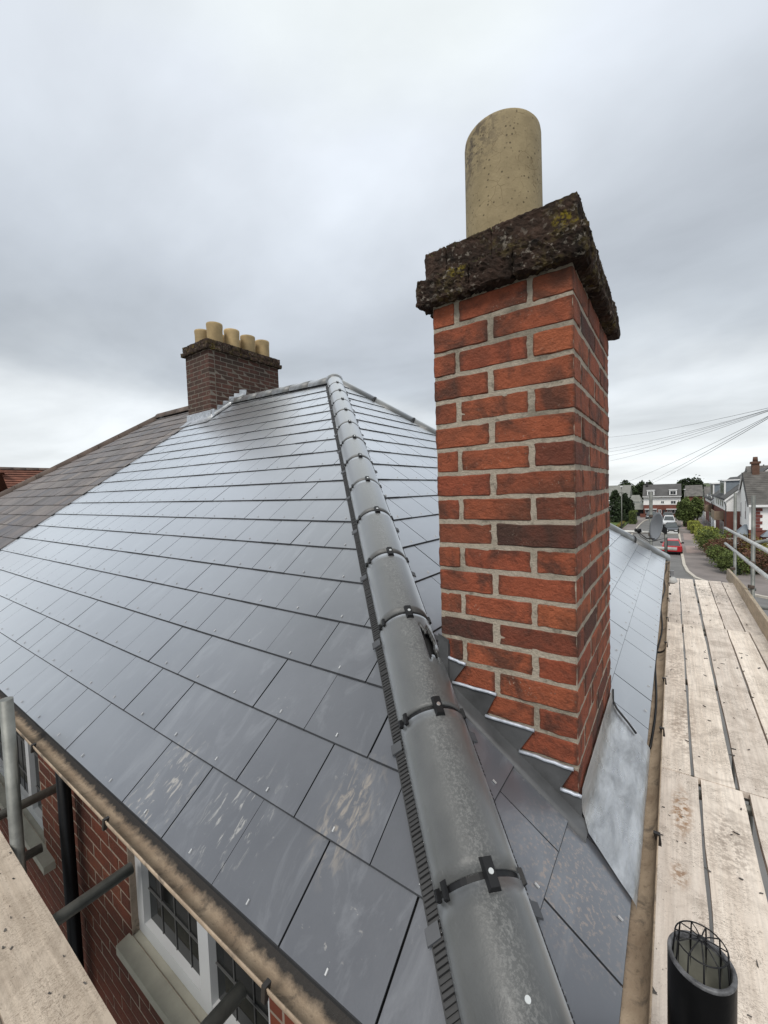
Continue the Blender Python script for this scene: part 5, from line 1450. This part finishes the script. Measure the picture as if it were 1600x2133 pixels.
low = empty('wall', (6, 61, G), 'low white garden wall between the hedge and the brick gable', 'wall')
link('coping', MB().box(4.3, 6.6, 60.6, 60.8, G + .45, G + .6), M_WHITE, low); link('body', MB().box(4.35, 6.55, 60.63, 60.77, G, G + .445), M_HB, low)

# ------------------------------------------------------------------ street: trees, hedges, lamp posts
def tree(x, y, zb, h, r, label, mat, n, leaf, seed, trunk=.25, blobs=7, name='tree', group=None):
    t = empty(name, (x, y, zb), label, 'tree', group); rr = random.Random(seed)
    link('trunk', MB().tube([(x, y, zb), (x + .1, y, zb + h * .35), (x, y + .1, zb + h * .7)], [trunk, trunk * .8, trunk * .3], 8), M_BARK, t)
    m = MB()
    for i in range(blobs):
        a = rr.uniform(0, 2 * pi); q = rr.uniform(.1, .62); zf = rr.uniform(.36, .86)
        wid = (1 - abs(zf - .5) * .9)
        leafcloud(m, (x + cos(a) * r * q * wid, y + sin(a) * r * q * wid, zb + h * zf), (r * .5 * wid, r * .5 * wid, h * .17), n // blobs, leaf, rr)
    leafcloud(m, (x, y, zb + h * .6), (r * .8, r * .8, h * .36), n // 3, leaf, rr)
    crown = link('crown', m, mat, t, recalc=False); return t
def conifer(x, y, zb, h, r, label, seed, n=2600):
    t = empty('tree', (x, y, zb), label, 'tree'); rr = random.Random(seed)
    link('trunk', MB().tube([(x, y, zb), (x, y, zb + h * .9)], [.25, .05], 8), M_BARK, t)
    m = MB()
    for i in range(16):
        f = i / 16; rad = r * (1 - f) ** .7 * rr.uniform(.85, 1.1) + .2
        leafcloud(m, (x + rr.uniform(-.15, .15), y, zb + h * (.10 + .86 * f)), (rad, rad, h * .075), n // 16, .20, rr)
    link('crown', m, M_LEAFD, t, recalc=False)
conifer(-8.9, 88, G, 6.3, 1.9, 'very dark dense evergreen next to the brick stack edge', 1)
conifer(-7.7, 91, G, 5.6, 1.5, 'dark evergreen with a lower top, beside the thin lamp post', 2)
tree(-7.1, 93, G, 4.6, 1.2, 'dark bushy evergreen over the end of the lawn', M_LEAFD, 2600, .17, 3)
tree(1.75, 80, G, 4.7, 1.5, 'loose green tree arching over the clipped hedges', M_LEAFM, 3600, .15, 4, .12, 10)
tree(3.3, 84, G, 5.0, 1.1, 'taller green tree against the terrace wall', M_LEAFM, 2400, .15, 5, .12)
for i, (x, y, h, r, lb) in enumerate([(-11.3, 138, 8.2, 3.0, 'dark round tree above the furthest grey roof'), (-7.6, 140, 7.9, 2.3, 'dark tree between the grey roofs and the end house'), (-5.6, 142, 8.1, 1.8, 'dark tree touching the ridge of the end house'),
                                     (2.6, 146, 8.6, 2.6, 'dark broad tree on the skyline past the end house ridge'), (5.6, 150, 9.0, 2.3, 'dark tall tree on the skyline left of the grey dormers'), (-9.4, 136, 5.5, 2.2, 'low dark tree behind the small pale grey roof')]):
    tree(x, y, G, h, r, lb, M_LEAFD, 2200, .30, 20 + i, .3, 8, group=None)
tree(11.5, 88, G, 9.4, 2.6, 'dark tree top poking over the terrace ridge', M_LEAFD, 2000, .22, 41, .3)
def hedge(x0, x1, y0, y1, h, label, mat, n, leaf, seed, rounded=0.0, grp=None):
    hd = empty('hedge', ((x0 + x1) / 2, (y0 + y1) / 2, G), label, 'hedge', grp); rr = random.Random(seed)
    link('branches', MB().box(x0 + .12, x1 - .12, y0 + .12, y1 - .12, G, G + h - .18), M_LEAFD, hd)
    m = MB(); leafbox(m, x0, x1, y0, y1, G, G + h, n, leaf, rr, rounded); link('leaves', m, mat, hd, recalc=False)
hg = 'clipped hedges along the footway'
for i, (x0, x1, y0, y1, h, mt, lb) in enumerate([(2.75, 3.9, 60.5, 63.0, 1.15, M_HGREEN, 'round topped clipped bush at the end of the loose hedge'), (2.45, 4.7, 63.6, 67.5, 1.35, M_HLIME, 'broad clipped hedge with a lime green top, largest of the row'),
                                             (2.15, 3.4, 69.5, 72.5, 1.25, M_HLIME, 'clipped square hedge second along the footway'), (1.9, 3.3, 74.5, 78, 1.3, M_HLIME, 'clipped square hedge third along the footway'), (1.5, 2.9, 81, 86, 1.25, M_HGREEN, 'clipped hedge under the arching tree, last of the row')]):
    hedge(x0, x1, y0, y1, h, lb, mt, 1500, .085, 50 + i, .25, hg)
def bush(x, y, r, h, label, mat, seed, n=1800, leaf=.075):
    b = empty('shrub', (x, y, G), label, 'shrub', 'mixed shrubs in the boundary hedge'); rr = random.Random(seed); m = MB()
    link('stems', MB().tube([(x, y, G), (x, y, G + h * .5)], [r * .45, r * .3], 8), M_LEAFD, b)
    for i in range(6):
        a = rr.uniform(0, 2 * pi); leafcloud(m, (x + cos(a) * r * .5, y + sin(a) * r * .5, G + h * rr.uniform(.4, .72)), (r * .62, r * .62, h * .30), n // 7, leaf, rr)
    leafcloud(m, (x, y, G + h * .3), (r * .9, r * .9, h * .3), n // 6, leaf, rr)
    link('leaves', m, mat, b, recalc=False)
for i, a in enumerate([(3.3, 53.0, 1.15, 1.8, 'feathery lime green shrub in the boundary hedge', M_HLIME), (3.35, 49.5, 1.2, 2.2, 'tall yellow green shrub by the footway', M_HGREEN),
                       (3.6, 46.0, 1.15, 2.0, 'russet leaved shrub with green at its foot', M_HRED), (4.6, 44.5, 1.2, 2.1, 'rusty brown shrub behind the scaffold rail', M_HRED), (3.5, 42.6, .95, 1.6, 'dark green low shrub at the hedge corner', M_HGREEN), (3.9, 40.0, .9, 1.5, 'pale stemmed scrub at the footway corner', M_HGREEN),
                       (5.7, 44.0, 1.1, 2.3, 'yellow leaved shrub beside the russet one', M_HYEL), (5.2, 41.0, 1.1, 1.7, 'dark shrub with reddish tips by the corner', M_HRED), (6.6, 41.6, 1.2, 2.0, 'deep green shrub between the two scaffold posts', M_LEAFM), (7.9, 40.8, 1.3, 2.2, 'dark green dense shrub past the tall scaffold post', M_LEAFD), (9.3, 40.0, 1.3, 2.2, 'dark green shrub at the picture edge under the rail', M_LEAFD),
                       (7.2, 45.5, 1.3, 2.2, 'mid green shrub under the bay window', M_LEAFM), (8.9, 45.0, 1.3, 1.9, 'dark shrub in front of the bay window', M_LEAFD)]):
    bush(a[0], a[1], a[2] * 1.15, a[3] * 1.22, a[4], a[5], 70 + i, 2400 if i < 6 else 1900)
hedge(-6.35, -5.25, 84, 88, 2.3, 'tall ivy clad hedge pillar at the end of the lawn', M_HGREEN, 1800, .10, 90)
hedge(-7.3, -6.75, 60, 82, .75, 'low yellow green hedge along the lawn edge', M_HYEL, 2600, .08, 91)
def lamp(x, y, zt, label):
    l = empty('street_lamp', (x, y, G), label, 'street lamp')
    link('post', MB().tube([(x, y, G), (x, y, zt)], [.085, .06], 8), M_GREYR, l); link('lantern', MB().box(x - .14, x + .14, y - .35, y + .2, zt + .002, zt + .14), M_WHITE, l)
    return l
lp = lamp(-6.66, 74.7, .78, 'slim grey lamp post in front of the dark evergreens'); link('cross_plate', MB().box(-6.95, -6.35, 74.55, 74.61, -.22, -.06), M_GREYR, lp)
lamp(1.95, 101, -.3, 'thin pale lamp post past the end house gable')

# ------------------------------------------------------------------ cars
M_TYRE = simple('tyre_rubber', (0.012, 0.012, 0.012), 0.8); M_RIMM = simple('wheel_rim', (0.35, 0.35, 0.36), 0.35, metal=0.7); M_CARGL = simple('car_glass', (0.05, 0.06, 0.065), 0.08, 0.2, 2, spec=0.7)
M_LIGHTR = simple('tail_lamp_red', (0.30, 0.01, 0.01), 0.2); M_LIGHTW = simple('head_lamp_clear', (0.7, 0.72, 0.74), 0.12); M_PLATE = simple('number_plate', (0.6, 0.55, 0.2), 0.5); M_PLATEW = simple('number_plate_white', (0.7, 0.7, 0.68), 0.5)
def paint(name, c): 
    t = NT(name); t.b.inputs['Coat Weight'].default_value = 0.6; t.b.inputs['Coat Roughness'].default_value = 0.05
    return t.fin(c, 0.35, 0.1, 0.5)
def car(x, y, rear, label, mat, L=4.2, Wc=1.78, H=1.46):
    """rear=True shows its tail to the camera (-Y)"""
    c = empty('parked_car', (x, y + L / 2, G - .03), label, 'car', 'cars parked along the kerb')
    z0 = G - .03; hw = Wc / 2; f = (lambda v: y + v) if rear else (lambda v: y + L - v)     # v measured from the tail
    secs = [(0.0, .40, .62, .80, .90), (.10, .30, .62, .86, .97), (.55, .20, .66, .92, 1.0), (1.2, .20, .68, .93, 1.0), (2.2, .20, .66, .92, 1.0), (3.0, .20, .64, .90, 1.0), (3.8, .22, .58, .78, .96), (4.1, .30, .55, .70, .88), (4.2, .38, .52, .62, .80)]
    vs = []; 
    for v, zl, zm, zt, w in secs:
        v = v * L / 4.2
        for (px, pz) in ((-.86, zl), (-1, zl + .12), (-1.0, zm), (-.93, zt), (.93, zt), (1.0, zm), (1, zl + .12), (.86, zl)): vs.append((x + px * hw * w, f(v), z0 + pz))
    n = 8; fs = [tuple(range(n)), tuple((len(secs) - 1) * n + k for k in range(n))]
    for i in range(len(secs) - 1):
        for k in range(n): fs.append((i * n + k, i * n + (k + 1) % n, (i + 1) * n + (k + 1) % n, (i + 1) * n + k))
    link('body', MB().add(vs, fs, False), mat, c)
    def slab(pts, nm, m_, par=c): return link(nm, MB().add(pts, [tuple(range(len(pts)))]), m_, par)
    # cabin: a glass house with a painted roof and pillars
    lo = [(.20, .80, .91), (2.95, .84, .90)]; hi = [(.62, H - .06, .66), (2.15, H - .06, .68)]
    V = lambda v, z, s, w: (x + s * hw * w, f(v * L / 4.2), z0 + z)
    cab = MB(); b = [V(.16, .88, -1, .90), V(.16, .88, 1, .90), V(3.05, .88, 1, .88), V(3.05, .88, -1, .88)]; t2 = [V(.55, H - .07, -1, .70), V(.55, H - .07, 1, .70), V(2.1, H - .05, 1, .70), V(2.1, H - .05, -1, .70)]
    cab.hexa(b, t2); cb = link('cabin', cab, mat, c)
    link('roof_panel', MB().hexa([(p[0], p[1], p[2] + .004) for p in t2], [V(.70, H + .0, -1, .60), V(.70, H, 1, .60), V(1.95, H + .01, 1, .60), V(1.95, H + .01, -1, .60)]), mat, cb)
    def inset(a, b_, c_, d, k=.10, o=.012):
        a, b_, c_, d = map(Vector, (a, b_, c_, d)); m = (a + b_ + c_ + d) / 4; nn = (b_ - a).cross(d - a).normalized()
        if nn.dot(m - Vector((x, y + L / 2, z0 + 1))) < 0: nn = -nn
        q = [p + (m - p) * k + nn * o for p in (a, b_, c_, d)]; return MB().hexa([p - nn * .01 for p in q], q)
    link('rear_window', inset(b[0], b[1], t2[1], t2[0]), M_CARGL, cb); link('windscreen', inset(b[3], b[2], t2[2], t2[3]), M_CARGL, cb)
    link('side_window', inset(b[0], b[3], t2[3], t2[0]), M_CARGL, cb); link('side_window', inset(b[1], b[2], t2[2], t2[1]), M_CARGL, cb)
    e = -.012 if rear else .012
    def bx(nm, m_, xa, xb, v, za, zb, th=.04):
        ya, yb = sorted((f(v), f(v - th))); return link(nm, MB().box(x + xa, x + xb, ya, yb, z0 + za, z0 + zb), m_, c)
    for s in (-1, 1):
        xa, xb = sorted((s * hw * .55, s * hw * .86)); bx('tail_light', M_LIGHTR, xa, xb, .06, .68, .84, .05)
        xa, xb = sorted((s * hw * .42, s * hw * .76)); bx('headlight', M_LIGHTW, xa, xb, L + .01, .52, .64, .06)
        xa, xb = sorted((s * hw * .90, s * hw * 1.16)); link('wing_mirror', MB().box(x + xa, x + xb, *sorted((f(2.55), f(2.7))), z0 + .88, z0 + 1.02), M_BLACK, c)
        for v in (.82, 3.35):
            v = v * L / 4.2; w = link('wheel', MB().tube([(x + s * hw * .80, f(v), z0 + .32), (x + s * hw * 1.0, f(v), z0 + .32)], .32, 18), M_TYRE, c)
            link('rim', MB().tube([(x + s * hw * 1.0, f(v), z0 + .32), (x + s * hw * 1.012, f(v), z0 + .32)], .20, 14), M_RIMM, w)
    bx('number_plate', M_PLATE, -.26, .26, -.0, .55, .66, .012); bx('number_plate', M_PLATEW, -.26, .26, L + .012, .40, .50, .012)
    bx('bumper', mat if mat is not M_BLACK else M_BLACK, -hw * .84, hw * .84, .02, .36, .52, .05); bx('grille', M_BLACK, -hw * .5, hw * .5, L + .008, .36, .50, .03)
    bx('sill_trim', M_BLACK, -hw * .8, hw * .8, .12, .22, .34, .10)  # black plastic strip low under the tail
    return c
car(-.02, 49.2, True, 'bright red hatchback parked tail towards the scaffold', paint('red_paint', (0.42, 0.008, 0.014)))
car(-.12, 69.0, False, 'black car parked nose towards the scaffold behind the red one', paint('black_paint', (0.012, 0.013, 0.015)), 4.4)
car(-.50, 82.0, False, 'white car parked nose on beyond the black one', paint('white_paint', (0.72, 0.73, 0.74)), 4.4, 1.85, 1.62)
car(-3.55, 97.0, False, 'dark saloon stopped at the end of the street by the brick garden wall', paint('dark_blue_paint', (0.02, 0.024, 0.034)), 4.4, 1.9)
car(-.75, 96.8, True, 'dark grey estate at the end of the street beyond the white car', paint('grey_paint', (0.06, 0.062, 0.062)), 4.4, 1.85)

# ------------------------------------------------------------------ overhead cables
def ray_to(A, s): A = Vector(A); return CP + (A - CP) * s
wires = [((-5.41, 50, 6.58), (3.64, 25, 4.50), 'topmost'), ((-5.42, 50, 5.36), (3.64, 25, 4.42), 'second from the top, with the widest gap above'), ((-5.42, 50, 5.01), (3.64, 25, 4.41), 'third from the top'), ((-5.43, 50, 4.60), (3.64, 25, 4.37), 'fourth from the top'), ((-5.43, 50, 4.02), (3.64, 25, 4.35), 'lowest of the flatter bundle'),
         ((-4.88, 50, 1.30), (3.64, 25, 4.13), 'steep, dropping towards the dark evergreens'), ('far', (-2.42, 50, 1.15), (3.64, 25, 4.08), 'steep, running to the chimney of the end house'), ('far', (-1.76, 50, 1.17), (3.64, 25, 4.01), 'steep, the lowest, running to the roof of the end house')]
M_WIRE = simple('overhead_cable', (0.20, 0.205, 0.21), 0.7, 0.1)
for w in wires:
    farw = w[0] == 'far'
    A, B, lb = (w[1], w[2], w[3]) if farw else w
    A, B = Vector(A), Vector(B)
    if farw: A = ray_to(A, 106.4 / 50.64)
    d = B - A; B2 = B + d * .06; A2 = A - d * (0 if farw else .30)
    n = 16; pts = []
    for i in range(n + 1):
        t_ = i / n; p = A2.lerp(B2, t_); pts.append(p - Vector((0, 0, .35 * 4 * t_ * (1 - t_) * (0.6 if farw else 1))))
    tag(link('overhead_cable', MB().tube(pts, .010 if not farw else .014, 5), M_WIRE), 'thin overhead cable, ' + lb, 'cable', 'overhead cables fanning from a pole')
